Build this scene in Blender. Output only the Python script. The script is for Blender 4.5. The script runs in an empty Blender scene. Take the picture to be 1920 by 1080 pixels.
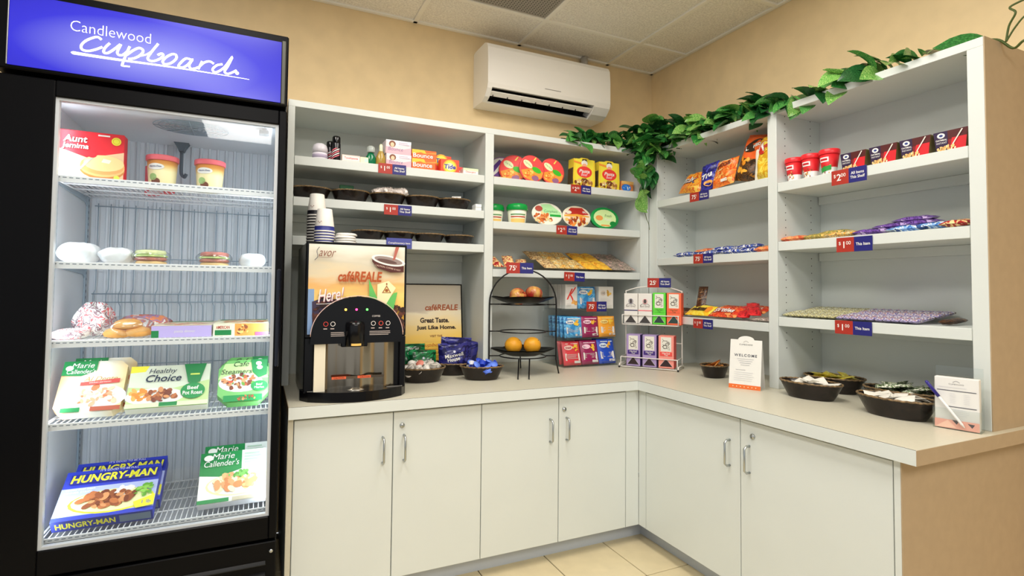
import bpy, bmesh, math, random
from mathutils import Matrix, Vector
random.seed(7)
PI = math.pi
scene = bpy.context.scene
COL = scene.collection

# ------------------------------------------------------------------ camera, world, lights, exposure
cam_data = bpy.data.cameras.new('camera')
cam = bpy.data.objects.new('camera', cam_data); COL.objects.link(cam)
scene.camera = cam
CAM_POS = Vector((-1.5586, -1.9314, 1.13995))
YAW, PITCH, ROLL = math.radians(24.4452), math.radians(2.0745), math.radians(0.6016)
fw = Vector((math.sin(YAW)*math.cos(PITCH), math.cos(YAW)*math.cos(PITCH), math.sin(PITCH)))
rt = Vector((math.cos(YAW), -math.sin(YAW), 0)); upv = rt.cross(fw)
r2 = rt*math.cos(ROLL) + upv*math.sin(ROLL); u2 = -rt*math.sin(ROLL) + upv*math.cos(ROLL)
mw = Matrix((r2, u2, -fw)).transposed().to_4x4(); mw.translation = CAM_POS
cam.matrix_world = mw
cam_data.sensor_width = 36.0
cam_data.lens = 993.96/1920*36.0
cam_data.shift_x = 19.51/1920
cam_data.shift_y = -35.42/1920
cam_data.clip_start = 0.05
scene.cycles.transparent_max_bounces = 48

world = bpy.data.worlds.new('world'); scene.world = world; world.use_nodes = True
world.node_tree.nodes['Background'].inputs[0].default_value = (0.93, 0.97, 1.0, 1)
world.node_tree.nodes['Background'].inputs[1].default_value = 0.60

def area(name, loc, sx, sy, power, color, rot=(0, 0, 0)):
    l = bpy.data.lights.new(name, 'AREA'); l.shape = 'RECTANGLE'; l.size = sx; l.size_y = sy
    l.energy = power; l.color = color
    o = bpy.data.objects.new(name, l); COL.objects.link(o); o.location = loc; o.rotation_euler = rot
    return o
CEIL = 2.536
TROFFERS_AND_FILL = [(-0.5455, -0.774), (-1.7655, -0.774), (-0.5455, -3.214), (-1.7655, -3.214)]  # last two are unseen panels behind the camera, added as front fill
for i, (x, y) in enumerate(TROFFERS_AND_FILL):
    area('troffer_and_fill_light', (x, y, CEIL-0.012), 0.54, 1.15, 18 if i < 2 else 30, (1.0, 0.975, 0.94))
vs = scene.view_settings
vs.view_transform = 'Standard'; vs.look = 'None'; vs.exposure = 0.06; vs.gamma = 1.0; vs.use_curve_mapping = False

# ------------------------------------------------------------------ helpers
def lin(h):
    h = h.lstrip('#')
    o = []
    for i in (0, 2, 4):
        c = int(h[i:i+2], 16)/255
        o.append(c/12.92 if c <= 0.04045 else ((c+0.055)/1.055)**2.4)
    return o
MC = {}
def new_mat(name):
    m = bpy.data.materials.new(name); m.use_nodes = True
    return m, m.node_tree, m.node_tree.nodes['Principled BSDF']
def M(h, rough=0.45, metal=0.0, gain=1.25, noise=0.0, scale=40.0, bump=0.0, emit=0.0, trans=0.0, alpha=1.0, spec=0.5, ior=1.45):
    """procedural principled material from a display colour; noise = tonal variation, bump = fine relief"""
    key = (h, rough, metal, gain, noise, scale, bump, emit, trans, alpha, spec)
    if key in MC: return MC[key]
    m, nt, b = new_mat('paint_' + h.lstrip('#'))
    c = [min(0.92, x*gain) for x in lin(h)] + [1]
    b.inputs['Base Color'].default_value = c
    b.inputs['Roughness'].default_value = rough
    b.inputs['Metallic'].default_value = metal
    b.inputs['IOR'].default_value = ior
    b.inputs['Specular IOR Level'].default_value = spec
    b.inputs['Transmission Weight'].default_value = trans
    b.inputs['Alpha'].default_value = alpha
    if emit:
        b.inputs['Emission Color'].default_value = lin(h) + [1]
        b.inputs['Emission Strength'].default_value = emit
    if noise or bump:
        tc = nt.nodes.new('ShaderNodeTexCoord'); n = nt.nodes.new('ShaderNodeTexNoise')
        n.inputs['Scale'].default_value = scale; n.inputs['Detail'].default_value = 4
        nt.links.new(tc.outputs['Object'], n.inputs['Vector'])
        if noise:
            r = nt.nodes.new('ShaderNodeValToRGB')
            r.color_ramp.elements[0].position = 0.3; r.color_ramp.elements[1].position = 0.7
            r.color_ramp.elements[0].color = [x*(1-noise) for x in c[:3]] + [1]
            r.color_ramp.elements[1].color = [min(1, x*(1+noise)) for x in c[:3]] + [1]
            nt.links.new(n.outputs['Fac'], r.inputs['Fac']); nt.links.new(r.outputs['Color'], b.inputs['Base Color'])
        if bump:
            bp = nt.nodes.new('ShaderNodeBump'); bp.inputs['Strength'].default_value = bump; bp.inputs['Distance'].default_value = 0.002
            nt.links.new(n.outputs['Fac'], bp.inputs['Height']); nt.links.new(bp.outputs['Normal'], b.inputs['Normal'])
    MC[key] = m
    return m
def grad(name, stops, axis='Z', lo=0.0, hi=1.0, rough=0.5, gain=1.25, emit=0.0, mix=0.0, scale=6.0, stretch=(1, 1, 1)):
    """printed colour ramp along one object axis, broken up by noise"""
    m, nt, b = new_mat(name)
    tc = nt.nodes.new('ShaderNodeTexCoord'); sp = nt.nodes.new('ShaderNodeSeparateXYZ')
    nt.links.new(tc.outputs['Object'], sp.inputs[0])
    mr = nt.nodes.new('ShaderNodeMapRange'); mr.inputs[1].default_value = lo; mr.inputs[2].default_value = hi
    nt.links.new(sp.outputs[axis], mr.inputs[0])
    fac = mr.outputs[0]
    if mix:
        mp = nt.nodes.new('ShaderNodeMapping'); mp.inputs['Scale'].default_value = stretch
        nt.links.new(tc.outputs['Object'], mp.inputs[0])
        n = nt.nodes.new('ShaderNodeTexNoise'); n.inputs['Scale'].default_value = scale; n.inputs['Detail'].default_value = 3
        nt.links.new(mp.outputs[0], n.inputs['Vector'])
        ma = nt.nodes.new('ShaderNodeMath'); ma.operation = 'MULTIPLY_ADD'
        nt.links.new(n.outputs['Fac'], ma.inputs[0]); ma.inputs[1].default_value = mix; ma.inputs[2].default_value = -mix/2
        ad = nt.nodes.new('ShaderNodeMath'); ad.operation = 'ADD'
        nt.links.new(mr.outputs[0], ad.inputs[0]); nt.links.new(ma.outputs[0], ad.inputs[1]); fac = ad.outputs[0]
    r = nt.nodes.new('ShaderNodeValToRGB'); cr = r.color_ramp
    while len(cr.elements) < len(stops): cr.elements.new(0.5)
    for e, (p, h) in zip(cr.elements, stops):
        e.position = p; e.color = [min(0.95, x*gain) for x in lin(h)] + [1]
    nt.links.new(fac, r.inputs['Fac']); nt.links.new(r.outputs['Color'], b.inputs['Base Color'])
    b.inputs['Roughness'].default_value = rough
    if emit:
        nt.links.new(r.outputs['Color'], b.inputs['Emission Color']); b.inputs['Emission Strength'].default_value = emit
    return m

PC = {}
def patchy(name, cols, scale=40.0, rough=0.3, gain=1.25, stretch=(1, 1, 1), metal=0.0):
    """busy printed film: hard patches of several inks driven by noise"""
    if name in PC: return PC[name]
    m, nt, b = new_mat(name)
    tc = nt.nodes.new('ShaderNodeTexCoord'); mp = nt.nodes.new('ShaderNodeMapping'); mp.inputs['Scale'].default_value = stretch
    nt.links.new(tc.outputs['Object'], mp.inputs[0])
    n = nt.nodes.new('ShaderNodeTexNoise'); n.inputs['Scale'].default_value = scale; n.inputs['Detail'].default_value = 2; n.inputs['Distortion'].default_value = 0.8
    nt.links.new(mp.outputs[0], n.inputs['Vector'])
    r = nt.nodes.new('ShaderNodeValToRGB'); cr = r.color_ramp; cr.interpolation = 'CONSTANT'
    while len(cr.elements) < len(cols): cr.elements.new(0.5)
    for i, (e, h) in enumerate(zip(cr.elements, cols)):
        e.position = 0 if i == 0 else 0.34+0.32*i/len(cols); e.color = [min(0.92, x*gain) for x in lin(h)]+[1]
    nt.links.new(n.outputs['Fac'], r.inputs['Fac']); nt.links.new(r.outputs['Color'], b.inputs['Base Color'])
    b.inputs['Roughness'].default_value = rough; b.inputs['Metallic'].default_value = metal
    PC[name] = m
    return m
TXT = {}
def textmesh(s, bold=0.0, shear=0.0, spacing=1.0):
    key = (s, bold, shear, spacing)
    if key in TXT: return TXT[key]
    cu = bpy.data.curves.new('lettering', 'FONT'); cu.body = s; cu.size = 1.0
    cu.offset = bold; cu.shear = shear; cu.space_character = spacing; cu.resolution_u = 3
    cu.fill_mode = 'FRONT'
    o = bpy.data.objects.new('lettering', cu)
    me = bpy.data.meshes.new_from_object(o)
    vv = [(v.co.x, v.co.y) for v in me.vertices]; ff = [tuple(p.vertices) for p in me.polygons]
    bpy.data.objects.remove(o); bpy.data.curves.remove(cu); bpy.data.meshes.remove(me)
    if vv:
        x0 = min(v[0] for v in vv); x1 = max(v[0] for v in vv); y0 = min(v[1] for v in vv); y1 = max(v[1] for v in vv)
    else: x0 = x1 = y0 = y1 = 0
    TXT[key] = (vv, ff, x0, x1, y0, y1)
    return TXT[key]

def catmull(pts, k=6, closed=False):
    P = [Vector(p) for p in pts]; n = len(P); out = []
    rng = range(n if closed else n-1)
    for i in rng:
        if closed: a, b, c, d = P[(i-1) % n], P[i], P[(i+1) % n], P[(i+2) % n]
        else: a, b, c, d = P[max(i-1, 0)], P[i], P[i+1], P[min(i+2, n-1)]
        for j in range(k):
            t = j/k
            out.append(0.5*((2*b) + (-a+c)*t + (2*a-5*b+4*c-d)*t*t + (-a+3*b-3*c+d)*t**3))
    if not closed: out.append(P[-1])
    return out

class MB:
    def __init__(s):
        s.v = []; s.f = []; s.fm = []; s.ms = []; s.sm = []; s.X = Matrix()
    def mi(s, m):
        if m not in s.ms: s.ms.append(m)
        return s.ms.index(m)
    def add(s, vs, fs, m, smooth=False):
        n = len(s.v); s.v += [tuple(s.X @ Vector(v)) for v in vs]
        i = s.mi(m) if not isinstance(m, list) else None
        for k, f in enumerate(fs):
            s.f.append([n+a for a in f]); s.fm.append(i if i is not None else s.mi(m[k])); s.sm.append(smooth)
        return s
    def box(s, x0, x1, y0, y1, z0, z1, m):
        vs = [(x, y, z) for x in (x0, x1) for y in (y0, y1) for z in (z0, z1)]
        return s.add(vs, [(0, 1, 3, 2), (4, 6, 7, 5), (0, 4, 5, 1), (2, 3, 7, 6), (0, 2, 6, 4), (1, 5, 7, 3)], m)
    def cbox(s, x0, x1, y0, y1, z0, z1, m, c=0.002):
        """box with chamfered edges"""
        c = min(c, (x1-x0)*0.45, (y1-y0)*0.45, (z1-z0)*0.45)
        vs = []; idx = {}
        for sx in (0, 1):
            for sy in (0, 1):
                for sz in (0, 1):
                    X = (x0, x1)[sx]; Y = (y0, y1)[sy]; Z = (z0, z1)[sz]
                    ix = X + (c, -c)[sx]; iy = Y + (c, -c)[sy]; iz = Z + (c, -c)[sz]
                    for a, p in (('x', (X, iy, iz)), ('y', (ix, Y, iz)), ('z', (ix, iy, Z))):
                        idx[(a, sx, sy, sz)] = len(vs); vs.append(p)
        g = lambda a, *k: idx[(a,)+k]
        fs = []
        for q in (0, 1):
            fs.append([g('x', q, 0, 0), g('x', q, 1, 0), g('x', q, 1, 1), g('x', q, 0, 1)])
            fs.append([g('y', 0, q, 0), g('y', 1, q, 0), g('y', 1, q, 1), g('y', 0, q, 1)])
            fs.append([g('z', 0, 0, q), g('z', 1, 0, q), g('z', 1, 1, q), g('z', 0, 1, q)])
        for p in (0, 1):
            for q in (0, 1):
                fs.append([g('x', p, q, 0), g('x', p, q, 1), g('y', p, q, 1), g('y', p, q, 0)])
                fs.append([g('x', p, 0, q), g('x', p, 1, q), g('z', p, 1, q), g('z', p, 0, q)])
                fs.append([g('y', 0, p, q), g('y', 1, p, q), g('z', 1, p, q), g('z', 0, p, q)])
                for r in (0, 1): fs.append([g('x', p, q, r), g('y', p, q, r), g('z', p, q, r)])
        return s.add(vs, fs, m)
    def prism(s, pts, a, b, m, axis='y', smooth=False):
        """polygon extruded from a to b along an axis; pts given in the two other axes in order"""
        def P(p, t): return {'y': (p[0], t, p[1]), 'x': (t, p[0], p[1]), 'z': (p[0], p[1], t)}[axis]
        n = len(pts); vs = [P(p, a) for p in pts] + [P(p, b) for p in pts]
        s.add(vs, [(i, (i+1) % n, n+(i+1) % n, n+i) for i in range(n)], m, smooth)
        k = len(s.v)-2*n; i0 = s.mi(m)
        s.f += [[k+i for i in range(n)], [k+n+i for i in range(n)]]; s.fm += [i0, i0]; s.sm += [False, False]
        return s
    def tube(s, pts, r, m, n=8, closed=False, caps=True):
        P = [Vector(p) for p in pts]; N = len(P); vs = []; rr = r if isinstance(r, (list, tuple)) else [r]*N
        up = None
        for i in range(N):
            if closed: d = P[(i+1) % N]-P[(i-1) % N]
            else: d = P[min(i+1, N-1)]-P[max(i-1, 0)]
            d.normalize()
            if up is None: up = d.orthogonal().normalized()
            else:
                up = up-d*up.dot(d)
                up = up.normalized() if up.length > 1e-6 else d.orthogonal().normalized()
            sd = d.cross(up)
            for k in range(n):
                a = 2*PI*k/n; vs.append(P[i]+(up*math.cos(a)+sd*math.sin(a))*rr[i])
        fs = []
        for i in range(N if closed else N-1):
            j = (i+1) % N
            for k in range(n): fs.append((i*n+k, i*n+(k+1) % n, j*n+(k+1) % n, j*n+k))
        if caps and not closed:
            fs.append(tuple(range(n))); fs.append(tuple((N-1)*n+k for k in range(n)))
        return s.add(vs, fs, m, True)
    def lathe(s, prof, m, n=24, sx=1.0, sy=1.0, wob=None):
        """profile of (radius, z); a list of materials gives one per profile segment"""
        vs = []
        for j, (r, z) in enumerate(prof):
            for k in range(n):
                a = 2*PI*k/n; q = r*(wob(a, j) if wob else 1.0)
                vs.append((q*math.cos(a)*sx, q*math.sin(a)*sy, z))
        fs = []; ml = []
        for j in range(len(prof)-1):
            for k in range(n):
                fs.append((j*n+k, j*n+(k+1) % n, (j+1)*n+(k+1) % n, (j+1)*n+k)); ml.append(m[j] if isinstance(m, list) else m)
        s.add(vs, fs, ml, True)
        k0 = len(s.v)-len(vs)
        for j, mm in ((0, ml[0]), (len(prof)-1, ml[-1])):
            if prof[j][0] > 1e-5:
                s.f.append([k0+j*n+k for k in range(n)]); s.fm.append(s.mi(mm)); s.sm.append(False)
        return s
    def grid(s, fn, nu, nv, m, smooth=True, cu=False):
        vs = [fn(i/nu, j/nv) for j in range(nv+1) for i in range(nu if cu else nu+1)]
        w = nu if cu else nu+1; fs = []; ml = []
        for j in range(nv):
            for i in range(nu):
                fs.append((j*w+i, j*w+(i+1) % w, (j+1)*w+(i+1) % w, (j+1)*w+i))
                ml.append(m((i+.5)/nu, (j+.5)/nv) if callable(m) else m)
        return s.add(vs, fs, ml, smooth)
    def poly(s, pts, m): return s.add(pts, [tuple(range(len(pts)))], m)
    def disc(s, c, rx, rz, m, n=20, y=None):
        return s.poly([(c[0]+rx*math.cos(2*PI*k/n), c[1], c[2]+rz*math.sin(2*PI*k/n)) for k in range(n)], m)
    def ball(s, c, r, m, n=12, sz=1.0):
        return s.add_lathe_at(c, [(max(1e-6, r*math.sin(PI*j/(n//2))), -r*sz*math.cos(PI*j/(n//2))) for j in range(n//2+1)], m, n)
    def add_lathe_at(s, c, prof, m, n):
        X = s.X.copy(); s.X = s.X @ Matrix.Translation(c); s.lathe(prof, m, n); s.X = X
        return s
    def mesh(s, name, recalc=True):
        me = bpy.data.meshes.new(name); me.from_pydata(s.v, [], s.f)
        for m in s.ms: me.materials.append(m)
        me.polygons.foreach_set('material_index', s.fm); me.polygons.foreach_set('use_smooth', s.sm)
        if recalc:
            b = bmesh.new(); b.from_mesh(me); bmesh.ops.recalc_face_normals(b, faces=b.faces); b.to_mesh(me); b.free()
        me.update()
        return me
    def build(s, name, parent=None, label=None, recalc=True):
        o = bpy.data.objects.new(name, s.mesh(name, recalc)); COL.objects.link(o)
        if parent: o.parent = parent
        if label: o['label'] = label
        return o

def tag(o, label, cat, group=None, kind=None):
    if label: o['label'] = label
    if cat: o['category'] = cat
    if group: o['group'] = group
    if kind: o['kind'] = kind
    return o
def thing(name, label, cat, loc=(0, 0, 0), rz=0.0, rx=0.0, group=None):
    o = bpy.data.objects.new(name, None); COL.objects.link(o); o.empty_display_size = 0.05
    o.rotation_mode = 'XYZ'; o.location = loc; o.rotation_euler = (rx, 0, rz)
    return tag(o, label, cat, group)
def copy_tree(o, loc=None, rot=None, label=None, group=None, parent=None):
    c = o.copy(); COL.objects.link(c)
    if parent: c.parent = parent
    if loc is not None: c.location = loc
    if rot is not None: c.rotation_euler = rot
    if label: c['label'] = label
    if group: c['group'] = group
    for ch in list(o.children): copy_tree(ch, parent=c)
    return c
def struct(o, label=None):
    o['kind'] = 'structure'
    if label: o['label'] = label
    return o

class PR(MB):
    """flat print laid on a w x h face that looks towards -y; u runs right, v up, both 0..1"""
    def __init__(s, w, h, x0=None, z0=0.0, y=0.0, fn=None):
        super().__init__(); s.w = w; s.h = h; s.x0 = -w/2 if x0 is None else x0; s.z0 = z0; s.y = y; s.k = 0; s.fn = fn
    def p(s, u, v):
        y = s.y-0.0003-0.00015*s.k
        if s.fn: y = s.fn(u, v)-0.0012-0.00012*s.k
        return (s.x0+u*s.w, y, s.z0+v*s.h)
    def r(s, u0, v0, u1, v1, m): s.k += 1; s.poly([s.p(u0, v0), s.p(u1, v0), s.p(u1, v1), s.p(u0, v1)], m); return s
    def g(s, pts, m): s.k += 1; s.poly([s.p(*q) for q in pts], m); return s
    def e(s, u, v, ru, rv, m, n=20, rot=0.0, keep=False):
        if not keep: s.k += 1
        a = s.w; b = s.h; pts = []
        for i in range(n):
            t = 2*PI*i/n; X = ru*a*math.cos(t); Z = rv*b*math.sin(t)
            pts.append(s.p(u+(X*math.cos(rot)-Z*math.sin(rot))/a, v+(X*math.sin(rot)+Z*math.cos(rot))/b))
        s.poly(pts, m); return s
    def ring(s, u, v, r, th, m, n=24):
        s.k += 1; a = s.w; b = s.h; vs = []
        for i in range(n):
            t = 2*PI*i/n
            vs.append(s.p(u+r*math.cos(t)/a, v+r*math.sin(t)/b)); vs.append(s.p(u+(r-th)*math.cos(t)/a, v+(r-th)*math.sin(t)/b))
        s.add(vs, [(2*i, 2*((i+1) % n), 2*((i+1) % n)+1, 2*i+1) for i in range(n)], m); return s
    def blobs(s, u, v, ru, rv, n, cols, sz, seed=1):
        R = random.Random(seed)
        for i in range(n):
            t = R.random()*2*PI; q = math.sqrt(R.random())
            k = sz*(0.6+0.8*R.random()); s.k += 0.35
            s.e(u+q*ru*math.cos(t), v+q*rv*math.sin(t), k, k*s.w/s.h*(0.45+0.4*R.random()), cols[R.randrange(len(cols))], 9, R.random()*PI, True)
        return s
    def t(s, txt, u, v, m, hgt=None, wid=None, bold=0.0, shear=0.0, ang=0.0, al='c', sp=1.0):
        """text centred (or left aligned) at u,v; hgt = capital height / h, wid = width / w"""
        s.k += 1
        vv, ff, x0, x1, y0, y1 = textmesh(txt, bold, shear, sp)
        if not vv: return s
        if hgt is None: kx = kz = wid*s.w/(x1-x0)
        else:
            kz = hgt*s.h/(y1-y0); kx = kz if wid is None else wid*s.w/(x1-x0)
        cx = (x0+x1)/2 if al == 'c' else (x0 if al == 'l' else x1); cy = (y0+y1)/2
        ca, sa = math.cos(ang), math.sin(ang); vs = []
        for X, Y in vv:
            a = (X-cx)*kx; b = (Y-cy)*kz
            vs.append(s.p(u+(a*ca-b*sa)/s.w, v+(a*sa+b*ca)/s.h))
        s.add(vs, ff, m); return s
    def stroke(s, pts, m, th, k=5, taper=None):
        """brush stroke through u,v points, th in metres"""
        s.k += 1
        P = catmull([(a*s.w, b*s.h, 0) for a, b in pts], k); n = len(P); vs = []
        for i in range(n):
            d = (P[min(i+1, n-1)]-P[max(i-1, 0)]).normalized(); nn = Vector((-d.y, d.x, 0))
            q = th/2*(taper(i/(n-1)) if taper else 1)
            for sg in (1, -1):
                w = P[i]+nn*q*sg; vs.append(s.p(w.x/s.w, w.y/s.h))
        s.add(vs, [(2*i, 2*i+2, 2*i+3, 2*i+1) for i in range(n-1)], m); return s
    def lines(s, u0, u1, v, dv, n, th, m, seed=1):
        R = random.Random(seed)
        for i in range(n): s.r(u0, v-i*dv, u0+(u1-u0)*(0.75+0.25*R.random()), v-i*dv+th, m)
        return s
    def done(s, parent, name='print'): return s.build(name, parent, recalc=False)

WH = M('#f4f2ec', gain=1.0); BK = M('#0c0c0e', gain=1.0)
# ------------------------------------------------------------------ room shell
XW, YW = 0.724, 0.765
m_wall = M('#e8cfa2', 0.75, gain=1.05, noise=0.05, scale=9, bump=0.12)
m_wall.name = 'tan_wall_paint'
m_white = M('#dbe0dc', 0.38, gain=0.98, noise=0.012, scale=5); m_white.name = 'white_laminate'
m_top = M('#d8d3bf', 0.35, gain=0.92, noise=0.03, scale=120); m_top.name = 'cream_laminate'
m_tan = M('#bfa888', 0.6, gain=0.85, noise=0.03, scale=30); m_tan.name = 'tan_end_laminate'
m_tile = M('#f0ebe2', 0.9, gain=1.0, noise=0.16, scale=120, bump=0.6); m_tile.name = 'ceiling_tile_board'
m_bar = M('#f6f2e8', 0.5, gain=1.0); m_floor = M('#dcccA6', 0.3, gain=0.95, noise=0.05, scale=14); m_floor.name = 'cream_floor_tile'
m_grout = M('#3a342a', 0.9, gain=1.0); m_steel = M('#b8bcbc', 0.28, metal=1.0, gain=1.0)
m_dark = M('#0a0a0a', 0.6, gain=1.0); m_black = M('#101012', 0.3, gain=1.0)

fl = struct(MB().box(-4.2, XW, -5.0, YW, -0.06, -0.004, m_grout).build('floor'), 'cream ceramic tile floor with dark joints')
tile_me = None
P0, PITCHT = -0.124, 0.303
for i in range(-9, 3):
    for j in range(-6, 3):
        x0 = P0+i*PITCHT+0.002; x1 = x0+PITCHT-0.004; y0 = -0.21+j*PITCHT+0.002; y1 = y0+PITCHT-0.004
        x1 = min(x1, XW); y1 = min(y1, YW)
        full = x1-x0 > 0.298 and y1-y0 > 0.298
        if x1-x0 < 0.02 or y1-y0 < 0.02: continue
        if full and tile_me:
            o = bpy.data.objects.new('floor_tile', tile_me); COL.objects.link(o); o.parent = fl
        else:
            o = MB().cbox(0, x1-x0, 0, y1-y0, -0.006, 0, m_floor, 0.0012).build('floor_tile', fl)
            if full: tile_me = o.data
        o.location = (x0, y0, 0)
struct(MB().box(-4.2, XW+0.1, YW, YW+0.1, 0, CEIL+0.1, m_wall).build('wall_back'), 'tan painted back wall behind the shelves')
struct(MB().box(XW, XW+0.1, -5.0, YW, 0, CEIL+0.1, m_wall).build('wall_right'), 'tan painted wall on the right')
ce = struct(MB().box(-4.2, XW, -5.0, YW, CEIL+0.015, CEIL+0.08, m_tile).build('ceiling'), 'suspended ceiling of speckled tiles in a metal grid')
GX, GY, TS = 0.3695, 0.446, 0.61
VENT = (-0.8505, -0.164)
gx = [GX+TS*k for k in range(-6, 1)] ; gy = [GY+TS*k for k in range(-8, 1)]
xs = gx+[XW]; ys = gy+[YW]
ct_me = None
for i in range(len(xs)-1):
    for j in range(len(ys)-1):
        x0, x1, y0, y1 = xs[i], xs[i+1], ys[j], ys[j+1]
        if abs(x0-VENT[0]) < .01 and abs(y0-VENT[1]) < .01: continue
        cx, cy = (x0+x1)/2, (y0+y1)/2
        if any(abs(cx-a) < 0.3 and abs(cy-b) < 0.6 for a, b in TROFFERS_AND_FILL): continue
        full = abs(x1-x0-TS) < .01 and abs(y1-y0-TS) < .01
        if full and ct_me:
            o = bpy.data.objects.new('ceiling_tile', ct_me); COL.objects.link(o); o.parent = ce
        else:
            o = MB().cbox(0.010, x1-x0-0.010, 0.010, y1-y0-0.010, 0.007, 0.016, m_tile, 0.003).build('ceiling_tile', ce)
            if full: ct_me = o.data
        o.location = (x0, y0, CEIL-0.002)
for x in gx: MB().cbox(x-0.012, x+0.012, -4.5, YW, CEIL-0.004, CEIL+0.010, m_bar, 0.002).build('ceiling_bar', ce)
for y in gy: MB().cbox(-3.3, XW, y-0.012, y+0.012, CEIL-0.0045, CEIL+0.010, m_bar, 0.002).build('ceiling_bar', ce)
MB().cbox(-3.3, XW, YW-0.022, YW, CEIL-0.004, CEIL+0.008, m_bar, 0.002).build('wall_angle', ce)
MB().cbox(XW-0.022, XW, -4.5, YW, CEIL-0.004, CEIL+0.008, m_bar, 0.002).build('wall_angle', ce)
# perforated return air panel
vt = thing('ceiling_vent', 'grey perforated return air panel set in the ceiling grid', 'vent', (VENT[0], VENT[1], CEIL))
MB().cbox(0.012, 0.598, 0.012, 0.598, 0.001, 0.010, M('#a8a298', 0.6, gain=0.9, noise=0.1, scale=300), 0.003).build('panel', vt)
h = MB(); hm = M('#3b3733', 0.9, gain=1.0)
for i in range(36):
    for j in range(36):
        x = 0.03+i*0.0157; y = 0.03+j*0.0157
        h.poly([(x-.003, y-.003, 0.0006), (x+.003, y-.003, 0.0006), (x+.003, y+.003, 0.0006), (x-.003, y+.003, 0.0006)], hm)
h = h.build('perforations', vt, recalc=False); h['kind'] = 'stuff'
m_diff = M('#fff4e0', 0.5, gain=1.0, emit=3.0)
for k, (x, y) in enumerate(TROFFERS_AND_FILL):
    t = thing('ceiling_light', ['fluorescent ceiling troffer before the counter corner', 'fluorescent ceiling troffer in front of the freezer', 'fluorescent ceiling troffer far from the shelves on the right', 'fluorescent ceiling troffer far from the shelves on the left'][k], 'ceiling light', (x, y, CEIL))
    MB().cbox(-0.29, 0.29, -0.6, 0.6, 0.004, 0.012, m_diff, 0.003).build('diffuser', t)
    f = MB()
    for a in (-0.295, 0.275): f.cbox(a, a+0.02, -0.6, 0.6, 0, 0.012, m_bar)
    for a in (-0.6, 0.58): f.cbox(-0.275, 0.275, a, a+0.02, 0, 0.012, m_bar)
    f.build('frame', t)

# ------------------------------------------------------------------ base cabinets and worktop
m_kick = M('#c0c6ce', 0.5, gain=1.0)
ZB, ZD, ZT, H = 0.081, 0.680, 0.689, 0.730
def pull(parent, x, z0=0.502, z1=0.594, y=0.022):
    r = 0.0042; d = 0.026
    pts = [(x, y, z0), (x, y-d*0.6, z0), (x, y-d, z0+0.008), (x, y-d, z1-0.008), (x, y-d*0.6, z1), (x, y, z1)]
    return MB().tube(pts, r, m_steel, 8).build('handle', parent)
def lock(parent, x, z, y=0.022):
    b = MB(); b.X = Matrix.Translation((x, y, z)) @ Matrix.Rotation(PI/2, 4, 'X')
    b.lathe([(0.0095, 0), (0.0095, 0.004), (0.008, 0.006), (0.0045, 0.006), (0.004, 0.0075), (1e-6, 0.0075)], m_steel, 18)
    b.X = Matrix.Translation((x, y-0.008, z)); b.box(-0.0007, 0.0007, -0.0004, 0, -0.003, 0.003, m_dark)
    return b.build('lock', parent)
def cabinet(label, loc, rz, width, seam, handles, locks, left_panel=0.0, right_panel=0.0, kick=None):
    """front along local x from 0 to width at local y = 0.022"""
    t = thing('base_cabinet', label, 'cabinet', loc, rz, group='white base cabinets under the counter')
    MB().box(0, width, 0.042, 0.60, ZB, ZT, m_white).build('carcass', t)
    k0, k1 = kick or (0, width)
    MB().box(k0, k1, 0.09, 0.10, 0, ZB, m_kick).build('toe_kick', t)
    if left_panel: MB().cbox(0, left_panel-0.0015, 0.021, 0.042, 0, ZT, m_top, 0.001).build('end_stile', t)
    if right_panel: MB().cbox(width-right_panel+0.0015, width, 0.021, 0.042, 0, ZT, m_white, 0.001).build('end_stile', t)
    edges = [left_panel, seam, width-right_panel]
    for i in range(2):
        x0, x1 = edges[i]+0.0016, edges[i+1]-0.0016
        d = MB().cbox(x0, x1, 0.022, 0.040, ZB, ZD, m_white, 0.0012).build('door', t)
        pull(d, handles[i])
        if locks[i]: lock(d, *locks[i])
    return t
cabinet('white two-door base cabinet beside the freezer', (-1.462, 0, 0), 0, 0.712, 0.361, (0.323, 0.401), (None, (0.394, 0.630)), left_panel=0.019)
cabinet('white two-door base cabinet left of the inner corner', (-0.75, 0, 0), 0, 0.70, 0.352, (0.309, 0.389), (None, (0.378, 0.630)))
t = cabinet('white two-door base cabinet with a tan end panel', (0, -0.026, 0), -PI/2, 1.037, 0.512, (0.466, 0.552), (None, (0.566, 0.631)), right_panel=0.019)
MB().box(1.037, 1.040, 0.021, 0.70, 0, ZT, m_tan).build('end_panel', t, 'tan side panel')
cf = thing('corner_filler', 'narrow white filler panels closing the inner corner of the cabinets', 'filler panel', (0, 0, 0))
MB().cbox(-0.0485, 0.0215, 0.0225, 0.04, ZB, ZT, m_white, 0.001).build('filler_panel', cf)
MB().cbox(0.0225, 0.04, -0.0245, 0.0235, ZB, ZT, m_white, 0.001).build('filler_panel', cf)
MB().box(-0.05, 0.09, 0.09, 0.10, 0, ZB, m_kick).box(0.09, 0.10, -0.026, 0.10, 0, ZB, m_kick).build('toe_kick', cf)

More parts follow.
